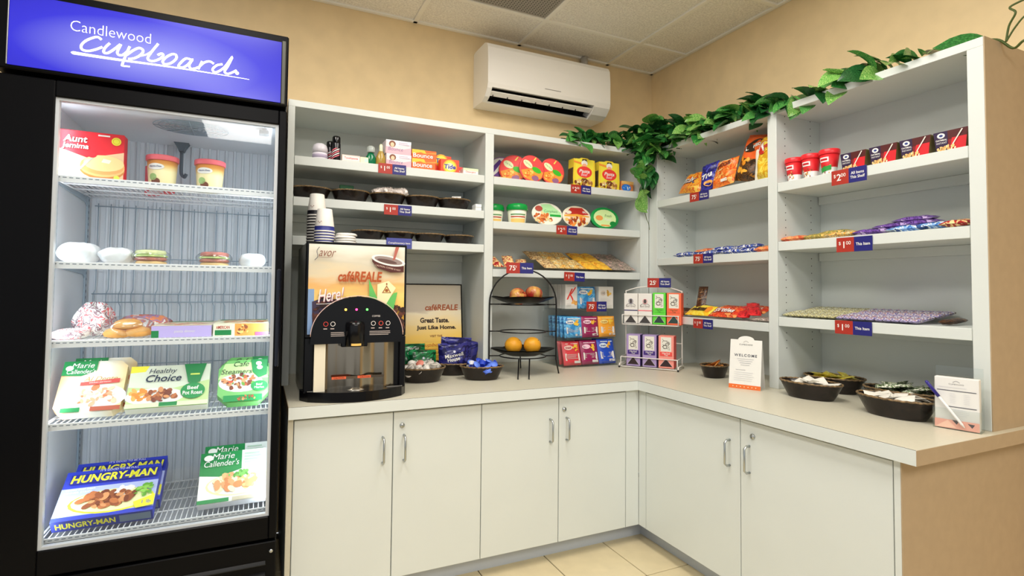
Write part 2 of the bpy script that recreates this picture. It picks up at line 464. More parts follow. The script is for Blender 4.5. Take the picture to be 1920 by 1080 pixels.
wt = thing('worktop', 'L-shaped cream laminate worktop with white front edge', 'worktop', (0, 0, ZT))
E = 0.0012
MB().prism([(-1.4605, E), (E, E), (E, -1.1115), (0.7235, -1.1115), (0.7235, 0.7645), (-1.4605, 0.7645)], 0.0, 0.0408, m_top, 'z').build('top', wt)
MB().box(-1.46, 0.0012, 0.0011, 0.0024, 0.0400, 0.0411, m_grout).build('edge_seam', wt)
MB().box(0.0011, 0.0024, -1.111, 0.0012, 0.0400, 0.0411, m_grout).build('edge_seam', wt)
MB().cbox(-1.462, -0.0001, 0, 0.0011, 0, 0.0404, m_white, 0.0003).build('edge_band', wt)
MB().cbox(0, 0.0011, -1.1125, 0, 0, 0.0404, m_white, 0.0003).build('edge_band', wt)
MB().cbox(0.0, 0.7235, -1.113, -1.1118, 0, 0.0404, m_tan, 0.0003).build('edge_band', wt, 'tan end edge')
MB().box(-1.4625, -1.4608, 0.001, 0.76, 0, 0.0404, m_tan).build('edge_band', wt, 'tan end edge')

# ------------------------------------------------------------------ shelf units standing on the worktop
SB, SR, S, SH = 0.437, 0.428, 1.924, 0.038
def shelf(parent, x0, x1, y0, y1, z):
    return MB().cbox(x0+0.0015, x1-0.0015, y0+0.002, y1, z-SH, z, m_white, 0.0015).build('shelf', parent)
def holes(parent, pts, axis, name='peg_holes'):
    b = MB()
    for (x, y, z) in pts:
        q = []
        for k in range(8):
            a = 2*PI*k/8; c = 0.0026*math.cos(a); d = 0.0026*math.sin(a)
            q.append((x+c, y-0.0004, z+d) if axis == 'y' else (x-0.0004, y+c, z+d))
        b.poly(q, m_dark)
    o = b.build(name, parent, recalc=False); o['kind'] = 'stuff'; return o
BACK_Y = 0.750
su = thing('shelf_unit', 'white open shelf unit along the back wall above the coffee machine', 'shelves')
YB1 = BACK_Y
MB().cbox(-1.47, -1.443, SB, YB1, H, S-0.028, m_white, 0.001).build('side_panel', su)
MB().cbox(-0.575, -0.530, SB, YB1, H, S-0.028, m_white, 0.001).build('divider', su)
MB().cbox(0.369, 0.4275, SB, SB+0.03, H, S-0.028, m_white, 0.001).build('stile', su)
MB().box(0.369, 0.376, SB+0.03, YB1, H, S-0.028, m_white).build('side_panel', su)
MB().cbox(-1.47, 0.715, SB, 0.762, S-0.028, S, m_white, 0.001).build('top_panel', su)
MB().box(-1.47, 0.39, YB1, YB1+0.010, H, S-0.028, m_white).build('back_panel', su)
for z in (1.689, 1.516, 1.351):
    shelf(su, -1.443, -0.575, SB, YB1, z)
    MB().cbox(-1.440, -0.578, YB1-0.019, YB1, z-SH-0.036, z-SH-0.0005, m_white, 0.001).build('cleat', su)
for z in (1.688, 1.470, 1.234): shelf(su, -0.530, 0.369, SB, YB1, z)
sr = thing('shelf_unit', 'white open shelf unit along the right wall under the vine', 'shelves')
XB = 0.708
MB().cbox(SR, SR+0.03, 0.370, SB-0.0005, H, S-0.028, m_white, 0.001).build('stile', sr)
MB().box(SR+0.03, XB, 0.370, 0.377, H, S-0.028, m_white).build('side_panel', sr)
MB().cbox(SR, XB, -0.377, -0.333, H, S-0.028, m_white, 0.001).build('divider', sr)
MB().cbox(SR, XB, -1.089, -1.047, H, S-0.028, m_white, 0.001).build('end_panel', sr)
MB().box(SR+0.001, 0.7235, -1.092, -1.089, H, S, m_tan).build('end_skin', sr, 'tan outer side')
MB().cbox(SR, 0.7235, -1.089, SB-0.0005, S-0.028, S, m_white, 0.001).build('top_panel', sr)
MB().box(XB, XB+0.010, -1.089, 0.40, H, S-0.028, m_white).build('back_panel', sr)
for z in (1.632, 1.312, 1.003): MB().cbox(SR+0.002, XB, -0.3315, 0.3685, z-SH, z, m_white, 0.0015).build('shelf', sr)
for z in (1.598, 1.348, 1.032):
    MB().cbox(SR+0.002, XB, -1.0455, -0.3785, z-SH, z, m_white, 0.0015).build('shelf', sr)
    MB().cbox(XB-0.019, XB, -1.044, -0.380, z-SH-0.036, z-SH-0.0005, m_white, 0.001).build('cleat', sr)
hp = []
for y, zs in ((0.370, (1.632, 1.312, 1.003)), (-0.377, (1.598, 1.348, 1.032))):
    for k in range(33):
        z = 0.90+k*0.032
        if any(q-SH-0.006 < z < q+0.006 for q in zs): continue
        hp += [(SR+0.052, y, z), (SR+0.215, y, z)]
holes(sr, hp, 'y')

# ------------------------------------------------------------------ air conditioner
m_ac = M('#efebe3', 0.3, gain=1.02); m_ac2 = M('#cfc9bd', 0.4, gain=0.95)
ac = thing('air_conditioner', 'white wall-mounted split air conditioner above the shelves', 'air conditioner', (0, 0, 0))
prof = [(0.7645, 2.128), (0.7645, 2.425), (0.745, 2.432), (0.605, 2.430), (0.578, 2.418), (0.565, 2.395), (0.559, 2.330), (0.558, 2.205), (0.566, 2.178), (0.600, 2.143), (0.640, 2.126)]
notch = [(0.7645, 2.128), (0.7645, 2.425), (0.745, 2.432), (0.605, 2.430), (0.578, 2.418), (0.565, 2.395), (0.559, 2.330), (0.558, 2.205), (0.564, 2.184), (0.640, 2.200), (0.690, 2.165), (0.636, 2.132), (0.650, 2.126)]
MB().prism(notch, -0.488, 0.145, m_ac, 'x').build('body', ac)
MB().prism(prof, -0.515, -0.488, m_ac, 'x').build('end_cap', ac)
MB().prism(prof, 0.145, 0.250, m_ac, 'x').build('end_cap', ac)
MB().poly([(-0.488, 0.566, 2.185), (0.145, 0.566, 2.185), (0.145, 0.639, 2.199), (-0.488, 0.639, 2.199)], m_dark).poly([(-0.488, 0.639, 2.199), (0.145, 0.639, 2.199), (0.145, 0.689, 2.165), (-0.488, 0.689, 2.165)], m_dark).poly([(-0.488, 0.689, 2.1655), (0.145, 0.689, 2.1655), (0.145, 0.637, 2.1335), (-0.488, 0.637, 2.1335)], m_dark).build('air_outlet', ac, 'dark air outlet', recalc=False)
v = MB(); v.X = Matrix.Translation((0, 0.598, 2.163)) @ Matrix.Rotation(math.radians(-32), 4, 'X')
v.cbox(-0.486, 0.143, -0.016, 0.016, -0.003, 0.003, m_ac, 0.002).build('louver', ac)
MB().box(-0.18, -0.08, 0.5565, 0.558, 2.222, 2.225, M('#9a958c', gain=1.0)).build('badge', ac)
MB().tube([(0.19, 0.74, 2.40), (0.19, 0.74, CEIL)], 0.022, m_ac2, 12).build('pipe_cover', ac)
for k in range(7): MB().box(-0.47+k*0.085, -0.466+k*0.085, 0.60, 0.66, 2.150, 2.190, m_black).build('guide_fin', ac)
# ------------------------------------------------------------------ glass-door freezer
def pane_mat(name, tint=(1, 1, 1), gloss=0.06, rough=0.02):
    m = bpy.data.materials.new(name); m.use_nodes = True; nt = m.node_tree; nt.nodes.clear()
    o = nt.nodes.new('ShaderNodeOutputMaterial'); mx = nt.nodes.new('ShaderNodeMixShader')
    tr = nt.nodes.new('ShaderNodeBsdfTransparent'); gl = nt.nodes.new('ShaderNodeBsdfGlossy'); lw = nt.nodes.new('ShaderNodeLayerWeight')
    tr.inputs[0].default_value = (*tint, 1); gl.inputs['Roughness'].default_value = rough
    pw = nt.nodes.new('ShaderNodeMath'); pw.operation = 'POWER'; pw.inputs[1].default_value = 4.0; nt.links.new(lw.outputs['Facing'], pw.inputs[0])
    ma = nt.nodes.new('ShaderNodeMath'); ma.operation = 'MULTIPLY_ADD'; ma.inputs[1].default_value = 0.45; ma.inputs[2].default_value = gloss
    nt.links.new(pw.outputs[0], ma.inputs[0]); nt.links.new(ma.outputs[0], mx.inputs[0])
    nt.links.new(tr.outputs[0], mx.inputs[1]); nt.links.new(gl.outputs[0], mx.inputs[2]); nt.links.new(mx.outputs[0], o.inputs[0])
    return m
m_glass = pane_mat('clear_glass', (0.97, 0.99, 1.0), 0.02)
m_acryl = pane_mat('clear_acrylic', (0.96, 0.975, 0.97), 0.05)
m_fr = M('#08080a', 0.35, gain=1.0, spec=0.12); m_liner = M('#dfe4ea', 0.45, gain=0.9); m_wire = M('#eef0f2', 0.4, gain=0.95)
m_rack = M('#9fb0be', 0.35, gain=0.9)
FX0, FX1, FY = -2.235, -1.492, -0.065
IX0, IX1, IY = -2.125, -1.512, 0.42
fz = thing('display_freezer', 'tall black glass-door freezer with a lit blue sign on top', 'freezer', ((FX0+FX1)/2, 0.3, 0))
OX, OY = (FX0+FX1)/2, 0.3
def fmb(): b = MB(); b.X = Matrix.Translation((-OX, -OY, 0)); return b
b = fmb()
b.cbox(FX0, IX0-0.004, -0.008, 0.70, 0.03, 1.725, m_fr); b.cbox(IX1+0.004, FX1, -0.008, 0.70, 0.03, 1.725, m_fr)
b.box(IX0-0.004, IX1+0.004, IY+0.012, 0.70, 0.03, 1.725, m_fr); b.box(IX0-0.004, IX1+0.004, -0.008, IY+0.012, 1.680, 1.725, m_fr)
b.box(IX0-0.004, IX1+0.004, -0.008, IY+0.012, 0.34, 0.366, m_fr)
b.box(IX0-0.004, IX1+0.004, 0.05, IY+0.012, 0.03, 0.34, m_fr)
b.build('cabinet', fz)
# liner
b = fmb(); b.box(IX0-0.004, IX0, -0.006, IY, 0.366, 1.680, m_liner).box(IX1, IX1+0.004, -0.006, IY, 0.366, 1.680, m_liner)
b.box(IX0, IX1, -0.006, IY, 1.672, 1.680, m_liner).box(IX0, IX1, -0.006, IY, 0.366, 0.372, m_liner)
b.build('liner', fz, 'white inner liner')
b = fmb(); n = 21; w = (IX1-IX0)/n
for k in range(n):
    x = IX0+k*w
    b.prism([(x, IY+0.01), (x, IY), (x+w*0.62, IY), (x+w*0.70, IY-0.007), (x+w*0.92, IY-0.007), (x+w, IY), (x+w, IY+0.01)], 0.372, 1.672, m_liner, 'z')
b = b.build('ribbed_back', fz, 'ribbed white back wall'); b['kind'] = 'stuff'
# rear wire rack
b = fmb()
for k in range(16):
    x = IX0+0.03+k*0.0375
    b.tube([(x, IY-0.022, 0.76), (x, IY-0.022, 1.06), (x-0.006, IY-0.022, 1.075), (x-0.006, IY-0.022, 1.105), (x, IY-0.022, 1.12), (x, IY-0.022, 1.43)], 0.0018, m_rack, 5)
for z in (0.85, 1.075, 1.105, 1.235, 1.42): b.tube([(IX0+0.02, IY-0.025, z), (IX1-0.02, IY-0.025, z)], 0.002, m_rack, 5)
b = b.build('rear_rack', fz, 'wire rack along the back'); b['kind'] = 'stuff'
# slotted standards
for x, y in ((IX0+0.003, IY-0.04), (IX0+0.003, 0.06), (IX1-0.003, IY-0.04)):
    MBs = fmb().cbox(x-0.003, x+0.003, y-0.009, y+0.009, 0.38, 1.66, m_rack, 0.001)
    o = MBs.build('shelf_standard', fz)
    s_ = fmb()
    for k in range(58):
        z = 0.40+k*0.0215
        s_.box(x-0.0036, x+0.0036, y-0.0025, y+0.0025, z, z+0.009, M('#4a5560', gain=1.0))
    s_ = s_.build('slots', o); s_['kind'] = 'stuff'
# shelves
SHZ = (1.455, 1.203, 0.974, 0.737, 0.415)
for z in SHZ:
    b = fmb(); y0, y1 = 0.0, IY-0.035
    b.tube([(IX0+0.008, y0, z-0.006), (IX1-0.008, y0, z-0.006)], 0.003, m_wire, 6)
    b.tube([(IX0+0.008, y1, z-0.006), (IX1-0.008, y1, z-0.006)], 0.003, m_wire, 6)
    for yy in (0.10, 0.20, 0.30): b.tube([(IX0+0.008, yy, z-0.006), (IX1-0.008, yy, z-0.006)], 0.0026, m_wire, 5)
    for x in (IX0+0.008, IX1-0.008): b.tube([(x, y0, z-0.005), (x, y1, z-0.005)], 0.003, m_wire, 6)
    sh = b.build('wire_shelf', fz)
    wv = fmb()
    for k in range(40):
        x = IX0+0.02+k*(IX1-IX0-0.04)/39
        wv.box(x-0.0012, x+0.0012, y0, y1, z-0.003, z-0.0006, m_wire)
    wv = wv.build('wires', sh); wv['kind'] = 'stuff'
    fmb().cbox(IX0+0.006, IX1-0.006, y0-0.008, y0-0.004, z-0.019, z+0.001, m_wire, 0.001).build('price_rail', sh)
    d = fmb()
    for k in range(38):
        x = IX0+0.02+k*0.0155
        d.box(x, x+0.0095, y0-0.0084, y0-0.0078, z-0.0065, z-0.004, M('#7d8894', gain=1.0))
    d = d.build('rail_marks', sh); d['kind'] = 'stuff'
    for x, sx in ((IX0+0.003, 1), (IX1-0.003, -1)):
        fmb().prism([(y1-0.01, z-0.008), (y1-0.01, z-0.045), (y1-0.03, z-0.03), (0.05, z-0.012), (0.05, z-0.008)], x-0.0015, x+0.0015, m_rack, 'x').build('bracket', sh)
# fan grille, drain tube, hook on the interior ceiling
b = fmb(); fx, fy = -1.78, 0.10
for r in (0.02, 0.035, 0.05, 0.065, 0.08, 0.095, 0.11):
    b.tube([(fx+r*math.cos(2*PI*k/24), fy+r*0.8*math.sin(2*PI*k/24), 1.664) for k in range(24)], 0.0016, m_rack, 5, closed=True)
for a in range(4): b.tube([(fx+0.11*math.cos(a*PI/4), fy+0.088*math.sin(a*PI/4), 1.663), (fx-0.11*math.cos(a*PI/4), fy-0.088*math.sin(a*PI/4), 1.663)], 0.0016, m_rack, 5)
o = b.build('fan_guard', fz)
dk = M('#59636c', 0.5, gain=1.0)
fmb().prism([(-1.865, 1.672), (-1.815, 1.672), (-1.826, 1.655), (-1.832, 1.64), (-1.848, 1.64), (-1.854, 1.655)], IY-0.07, IY-0.03, dk, 'y').build('tube_bracket', fz)
fmb().tube(catmull([(-1.84, IY-0.05, 1.642), (-1.84, IY-0.05, 1.58), (-1.838, IY-0.05, 1.555), (-1.828, IY-0.055, 1.545), (-1.822, IY-0.06, 1.556)], 5), 0.006, dk, 8).build('drain_tube', fz)
fmb().cbox(-1.575, -1.545, 0.01, 0.04, 1.650, 1.664, dk, 0.002).cbox(-1.565, -1.553, 0.018, 0.03, 1.664, 1.673, dk, 0.001).build('door_switch', fz)
m_tube = M('#ffffff', 0.5, gain=1.0, emit=5.0)
for x in (IX0+0.010, IX1-0.008):
    fmb().tube([(x, -0.001, 0.40), (x, -0.001, 1.655)], 0.0075 if x < -2 else 0.004, m_tube, 8).build('light_tube', fz, 'glowing white light tube')
for x, ang in ((IX0+0.022, -62), (IX1-0.016, 62)):
    l = bpy.data.lights.new('freezer_tube_light', 'AREA'); l.shape = 'RECTANGLE'; l.size = 0.03; l.size_y = 1.22; l.energy = 1.35; l.color = (0.84, 0.93, 1.0)
    o = bpy.data.objects.new('freezer_tube_light', l); COL.objects.link(o)
    d = Vector((math.cos(math.radians(48)) * (1 if x < -1.8 else -1), math.sin(math.radians(48)), 0))
    mm = Matrix((Vector((0, 0, 1)).cross(-d), Vector((0, 0, 1)), -d)).transposed().to_4x4(); mm.translation = (x, 0.004, 1.03)
    o.matrix_world = mm
# door
GX0, GX1, GZ0, GZ1 = -2.098, -1.516, 0.406, 1.668
dr = fmb()
dr.cbox(FX0, GX0, FY, -0.012, 0.335, 1.715, m_fr, 0.003).cbox(GX1, FX1, FY, -0.012, 0.335, 1.715, m_fr, 0.003)
dr.cbox(GX0, GX1, FY, -0.012, GZ1, 1.715, m_fr, 0.003).cbox(GX0, GX1, FY, -0.012, 0.335, GZ0, m_fr, 0.003)
dr = dr.build('door', fz, 'black door frame')
fmb().box(GX0-0.002, GX1+0.002, -0.050, -0.046, GZ0-0.002, GZ1+0.002, m_glass).build('glass_pane', dr)
g_ = M('#c8cdd2', 0.4, gain=0.9)
gk = fmb(); gk.box(GX0-0.001, GX0+0.008, -0.058, -0.040, GZ0, GZ1, g_).box(GX1-0.010, GX1+0.001, -0.058, -0.040, GZ0, GZ1, g_)
gk.box(GX0+0.008, GX1-0.010, -0.058, -0.040, GZ0-0.001, GZ0+0.008, g_).box(GX0+0.008, GX1-0.010, -0.058, -0.040, GZ1-0.008, GZ1+0.001, g_)
gk.build('gasket', dr, 'pale frame around the glass')
hd = fmb(); hd.cbox(-1.5115, -1.4985, FY-0.012, FY-0.0005, 0.880, 1.195, M('#0a0e1c', 0.12, gain=1.0), 0.004); hd.build('handle', dr)
# header with sign
hd = fmb(); hd.cbox(FX0, FX1, FY-0.006, 0.70, 1.728, 1.962, m_fr, 0.004); hd = hd.build('header', fz)
def sign_mat():
    m, nt, bs = new_mat('backlit_blue')
    tc = nt.nodes.new('ShaderNodeTexCoord'); mp = nt.nodes.new('ShaderNodeMapping'); nt.links.new(tc.outputs['Object'], mp.inputs[0])
    mp.inputs['Scale'].default_value = (1.75, 0, 5.2); mp.inputs['Location'].default_value = (0.02*1.75, 0, -1.82*5.2)
    gr = nt.nodes.new('ShaderNodeTexGradient'); gr.gradient_type = 'SPHERICAL'; nt.links.new(mp.outputs[0], gr.inputs[0])
    r = nt.nodes.new('ShaderNodeValToRGB'); cr = r.color_ramp
    cr.elements[0].position = 0.0; cr.elements[0].color = lin('#160fb8')+[1]; cr.elements[1].position = 1.0; cr.elements[1].color = lin('#b4b6ff')+[1]
    e = cr.elements.new(0.45); e.color = lin('#3431da')+[1]
    nt.links.new(gr.outputs[0], r.inputs[0]); nt.links.new(r.outputs[0], bs.inputs['Emission Color']); bs.inputs['Emission Strength'].default_value = 0.85
    bs.inputs['Base Color'].default_value = (0.01, 0.01, 0.1, 1); bs.inputs['Roughness'].default_value = 0.2
    return m
SX0, SX1, SZ0, SZ1 = -2.202, -1.514, 1.738, 1.938
sg = fmb().box(SX0, SX1, FY-0.009, FY-0.0055, SZ0, SZ1, sign_mat()).build('sign_panel', hd, 'glowing blue sign panel')
m_lt = M('#ffffff', 0.4, gain=1.0, emit=1.15)
fmb().cbox(SX1+0.001, FX1-0.008, FY-0.010, FY-0.0055, SZ0-0.004, SZ1+0.006, M('#4b4b46', 0.35, metal=0.6, gain=1.0), 0.002).build('trim', hd, 'dull metal edge trim')
fmb().cbox(SX0-0.004, SX0-0.001, FY-0.010, FY-0.0055, SZ0, SZ1, M('#8a8a8a', 0.3, metal=0.6, gain=1.0), 0.001).build('trim', hd, 'dull metal edge trim')
pr = PR(SX1-SX0, SZ1-SZ0, SX0-OX, SZ0, FY-0.009-OY)
pr.t('Candlewood', 0.336, 0.682, m_lt, hgt=0.150, wid=0.280, bold=-0.018)
for k, st in enumerate([[(0.292, 0.543), (0.279, 0.575), (0.262, 0.552), (0.237, 0.486), (0.224, 0.412), (0.228, 0.357), (0.247, 0.349), (0.272, 0.386), (0.296, 0.442)], [(0.321, 0.514), (0.305, 0.436), (0.301, 0.367), (0.315, 0.365), (0.337, 0.437), (0.358, 0.524)], [(0.36, 0.524), (0.349, 0.415), (0.352, 0.365), (0.368, 0.373), (0.388, 0.455)], [(0.391, 0.515), (0.379, 0.381), (0.369, 0.258), (0.366, 0.203)], [(0.382, 0.381), (0.407, 0.473), (0.427, 0.515), (0.44, 0.483), (0.43, 0.409), (0.408, 0.347), (0.387, 0.325)], [(0.366, 0.208), (0.394, 0.214)], [(0.432, 0.399), (0.455, 0.441), (0.474, 0.509)], [(0.494, 0.626), (0.475, 0.513), (0.459, 0.405), (0.461, 0.355), (0.48, 0.353), (0.503, 0.405), (0.514, 0.463), (0.507, 0.484), (0.493, 0.451)], [(0.549, 0.508), (0.528, 0.451), (0.513, 0.373), (0.52, 0.332), (0.542, 0.359), (0.562, 0.437), (0.562, 0.497), (0.549, 0.508)], [(0.621, 0.464), (0.599, 0.467), (0.579, 0.384), (0.573, 0.33), (0.589, 0.323), (0.608, 0.38), (0.625, 0.473), (0.613, 0.375), (0.621, 0.324), (0.641, 0.346), (0.648, 0.37)], [(0.663, 0.468), (0.654, 0.384), (0.648, 0.335)], [(0.654, 0.384), (0.671, 0.452), (0.692, 0.484), (0.709, 0.457)], [(0.744, 0.472), (0.721, 0.44), (0.705, 0.367), (0.714, 0.326), (0.734, 0.363), (0.757, 0.455), (0.783, 0.617), (0.766, 0.459), (0.753, 0.361), (0.767, 0.334), (0.788, 0.376), (0.802, 0.414)]]):
    pr.stroke([(a_+0.010, b_) for a_, b_ in st], m_lt, 0.0064 if k not in (5, 6) else 0.0045)
pr.stroke([(0.201, 0.29), (0.231, 0.286), (0.366, 0.288), (0.529, 0.301), (0.701, 0.303), (0.865, 0.296)], m_lt, 0.0095, taper=lambda t: min(1.0, 0.15+t*7) if t < .14 else 1.05-0.9*t)
cu, cv = (0.814, 0.368); pr.ring(cu, cv, 0.0055, 0.0015, m_lt); pr.e(cu, cv, 0.0028/pr.w, 0.0028/pr.h, m_lt)
pr.done(sg, 'lettering')
# lower grille
gr = fmb(); gr.cbox(FX0, FX1, FY+0.004, 0.05, 0.03, 0.325, m_fr, 0.003); gr = gr.build('lower_panel', fz)
for k in range(7):
    z = 0.06+k*0.034
    g2 = fmb(); g2.X = g2.X @ Matrix.Translation((0, FY+0.002, z)) @ Matrix.Rotation(math.radians(28), 4, 'X')
    g2.cbox(FX0+0.03, FX1-0.03, -0.010, 0.004, -0.002, 0.002, m_black, 0.001).build('louver', gr)
b = fmb(); b.X = b.X @ Matrix.Translation((-1.507, FY+0.003, 0.295)) @ Matrix.Rotation(PI/2, 4, 'X'); b.lathe([(0.006, 0), (0.006, 0.002), (0.003, 0.0035), (1e-6, 0.0035)], m_steel, 12); b.build('screw', gr)
for x in (FX0+0.06, FX1-0.06):
    for y in (0.03, 0.62):
        q = fmb(); q.X = q.X @ Matrix.Translation((x, y, 0)); q.lathe([(0.02, 0), (0.02, 0.012), (0.012, 0.016), (0.012, 0.031)], m_black, 12).build('foot', fz)

# ------------------------------------------------------------------ generic packaging
def carton(label, w, h, d, mat, loc, rz=0.0, rx=0.0, pr=None, cat='box', group=None, name='carton', sides=None, cut=None):
    """box whose printed face looks towards local -y; origin at the foot of that face, leaning back by rx"""
    loc = (loc[0], loc[1], loc[2]+d*math.sin(rx)+0.0004)
    t = thing(name, label, cat, loc, rz, -rx, group)
    if cut:   # clipped corners
        b = MB(); c = cut; b.prism([(-w/2+c, 0), (w/2-c, 0), (w/2, c), (w/2, h-c), (w/2-c, h), (-w/2+c, h), (-w/2, h-c), (-w/2, c)], 0, d, mat)
    else: b = MB().cbox(-w/2, w/2, 0, d, 0, h, mat, min(0.0015, d*0.2))
    b.build('box_body', t)
    if sides:
        s_ = MB(); s_.box(w/2, w/2+0.0003, 0.001, d-0.001, 0.001, h-0.001, sides); s_.build('side_print', t)
    if pr:
        p_ = PR(w, h); pr(p_); p_.done(t)
    return t
def pouch_shape(w, h, t, seed=0, crimp=0.10, wr=0.25, side=0.02):
    R = random.Random(seed); ph = [R.random()*6.28 for _ in range(6)]
    def th(u, v):
        e = max(0.0, min(1.0, min(v, 1-v)/crimp-0.35)); e = math.sin(min(1, e)*PI/2)
        q = max(0.0, 1-abs(2*u-1)**2.6)
        wv = 1+wr*(0.5*math.sin(9*u+7*v+ph[0])+0.4*math.sin(17*v-6*u+ph[1])+0.3*math.sin(23*u+ph[2])*abs(2*v-1))
        return 0.5*t*e*q**0.6*wv+0.0006
    return th
def pouch(label, w, h, t, mat, loc, rz=0.0, rx=0.0, pr=None, seed=0, cat='snack bag', group=None, name='snack_bag', nu=14, nv=18, crimp=0.10, wr=0.25, ry=0.0, make=True):
    """pillow pack whose printed face looks towards local -y; mat may be a function of u, v"""
    th = pouch_shape(w, h, t, seed, crimp, wr)
    b = MB()
    def zig(u, v, z): return z+(0.0015*(1 if int(u*nu*2+.5) % 2 else -1) if v in (0.0, 1.0) else 0)
    b.grid(lambda u, v: (-w/2+u*w*(1), -th(u, v), zig(u, v, v*h)), nu, nv, mat)
    b.grid(lambda u, v: (-w/2+u*w, th(u, v), zig(u, v, v*h)), nu, nv, mat if not callable(mat) else mat)
    loc = (loc[0], loc[1], loc[2]+w/2*math.sin(abs(ry)))
    o = thing(name, label, cat, loc, rz, -rx, group)
    if ry: o.rotation_euler = (-rx, ry, rz)
    b.build('pack', o)
    if pr:
        p_ = PR(w, h, fn=lambda u, v: -th(max(0, min(1, u)), max(0, min(1, v)))-0.0006); pr(p_); p_.done(o)
    return o

# ------------------------------------------------------------------ frozen food
food_br = [M('#8a4a2c'), M('#6e3420'), M('#b0683c'), M('#c98a5a')]
food_pk = [M('#e8a07c'), M('#f0c0a0'), M('#d8744c'), M('#f4dcc0')]
red_ = M('#d8202c'); yel_ = M('#f4d838'); grn_ = M('#0c7a3c'); blu_ = M('#2c3cb4'); cream_ = M('#f4ead0', gain=1.0)
def pancake(p):
    p.g([(0, 0), (1, 0), (1, 0.62), (0.45, 0.45), (0, 0.62)], M('#f0b890')); p.g([(0, 0), (0.55, 0), (0.3, 0.5), (0, 0.6)], M('#e8dcd0'))
    p.e(0.68, 0.22, 0.34, 0.2, M('#c07a3c')); p.e(0.68, 0.27, 0.34, 0.2, M('#e4b070')); p.e(0.68, 0.31, 0.34, 0.19, M('#d89c5c')); p.e(0.70, 0.36, 0.31, 0.17, M('#ecc488'))
    p.g([(0.66, 0.38), (0.78, 0.36), (0.81, 0.43), (0.69, 0.46)], M('#fbf0c0')); p.g([(0.25, 0.05), (0.5, 0.4), (0.56, 0.47), (0.44, 0.42)], M('#a8a49c'))
    p.e(0.52, 0.52, 0.07, 0.06, red_)
    p.t('Aunt', 0.27, 0.82, BK, hgt=0.14, bold=0.03, shear=0.15); p.t('Aunt', 0.265, 0.825, WH, hgt=0.14, bold=0.02, shear=0.15)
    p.t('Jemima', 0.27, 0.66, BK, hgt=0.14, bold=0.03, shear=0.15); p.t('Jemima', 0.265, 0.665, WH, hgt=0.14, bold=0.02, shear=0.15)
    p.e(0.88, 0.84, 0.075, 0.085, yel_); p.ring(0.88, 0.84, 0.009, 0.0012, M('#c89018')); p.r(0.6, 0.92, 0.78, 0.95, WH); p.e(0.9, 0.07, 0.045, 0.05, M('#c4d048'))
carton('red pancake box with stacked pancakes on the top freezer shelf', 0.165, 0.146, 0.045, red_, (-2.035, 0.035, SHZ[0]), 0.0, 0.0, pancake, group='frozen breakfast boxes')
carton('narrow red box leaning behind the ice cream tubs', 0.13, 0.105, 0.03, M('#e05860'), (-1.90, 0.24, SHZ[0]), -0.9, 0.0, lambda p: p.g([(0.1, 0), (0.9, 0), (0.6, 0.55)], M('#f6c8c8')), group=None)
def pint(label, loc):
    t = thing('ice_cream_tub', label, 'ice cream', loc, 0, group='ice cream tubs')
    MB().lathe([(0.036, 0), (0.037, 0.002), (0.0435, 0.086)], grad('tub_print', [(0, '#e8dca8'), (0.55, '#f2e4b0'), (0.72, '#e8c070'), (0.8, '#d89848'), (1, '#c88040')], 'Z', 0, 0.09, 0.4, gain=1.1), 28).build('cup', t)
    MB().lathe([(0.0455, 0.084), (0.047, 0.085), (0.047, 0.099), (0.0445, 0.101), (1e-6, 0.101)], M('#d8646c'), 28).build('lid', t)
    b = MB(); k = 14
    for lo, hi, z0, z1, m in ((-0.62, 0.62, 0.052, 0.072, WH), (-0.35, 0.35, 0.004, 0.026, M('#6c3c28')), (-0.5, 0.1, 0.018, 0.040, M('#8fae6c'))):
        vs = []
        for i in range(k+1):
            a = -PI/2-0.35+lo+(hi-lo)*i/k; bulge = math.sqrt(max(0, 1-(2*i/k-1)**2))
            for z in ((z0+z1)/2-(z1-z0)/2*bulge, (z0+z1)/2+(z1-z0)/2*bulge):
                r = 0.0372+(z/0.086)*0.0065+0.0006; vs.append((r*math.cos(a), r*math.sin(a), z))
        b.add(vs, [(2*i, 2*i+2, 2*i+3, 2*i+1) for i in range(k)], m)
    vv, ff, x0, x1, y0, y1 = textmesh('Haagen-Dazs', 0.02)
    sc = 0.036/(x1-x0); vs = []
    for X, Y in vv:
        a = -PI/2-0.35+((X-(x0+x1)/2)*sc)/0.042; z = 0.062+(Y-(y0+y1)/2)*sc; r = 0.0372+(z/0.086)*0.0065+0.0013
        vs.append((r*math.cos(a), r*math.sin(a), z))
    b.add(vs, ff, M('#2c3a6c')); b.build('print', t, recalc=False)
    return t
pint('ice cream tub with pink lid, nearer the red boxes', (-1.858, 0.09, SHZ[0])); pint('ice cream tub with pink lid, nearer the door handle side', (-1.722, 0.09, SHZ[0]))
# wrapped sandwiches
def lump(name, label, cat, loc, w, d, h, mat, seed, group=None, rz=0.0, parts=None, amp=0.18):
    R = random.Random(seed); ph = [R.random()*6.28 for _ in range(8)]
    t = thing(name, label, cat, loc, rz, group=group)
    def f(u, v):
        a = 2*PI*u; e = PI*v; sx = math.copysign(abs(math.cos(a))**0.6, math.cos(a)); sy = math.copysign(abs(math.sin(a))**0.6, math.sin(a))
        q = math.sin(e)**0.5; k = 1+amp*(0.5*math.sin(3*a+5*v+ph[0])+0.35*math.sin(7*a-9*v+ph[1])+0.25*math.sin(13*a+4*v+ph[2]))*math.sin(e)
        return (w/2*sx*q*k, d/2*sy*q*k, h/2*(1-math.cos(e)*abs(math.cos(e))**0.0)*(1+0.3*amp*math.sin(5*a+ph[3]+6*v)*v))
    b = MB(); b.grid(f, 28, 12, mat, True, cu=True); b.build('wrapped_body' if not parts else parts, t)
    return t
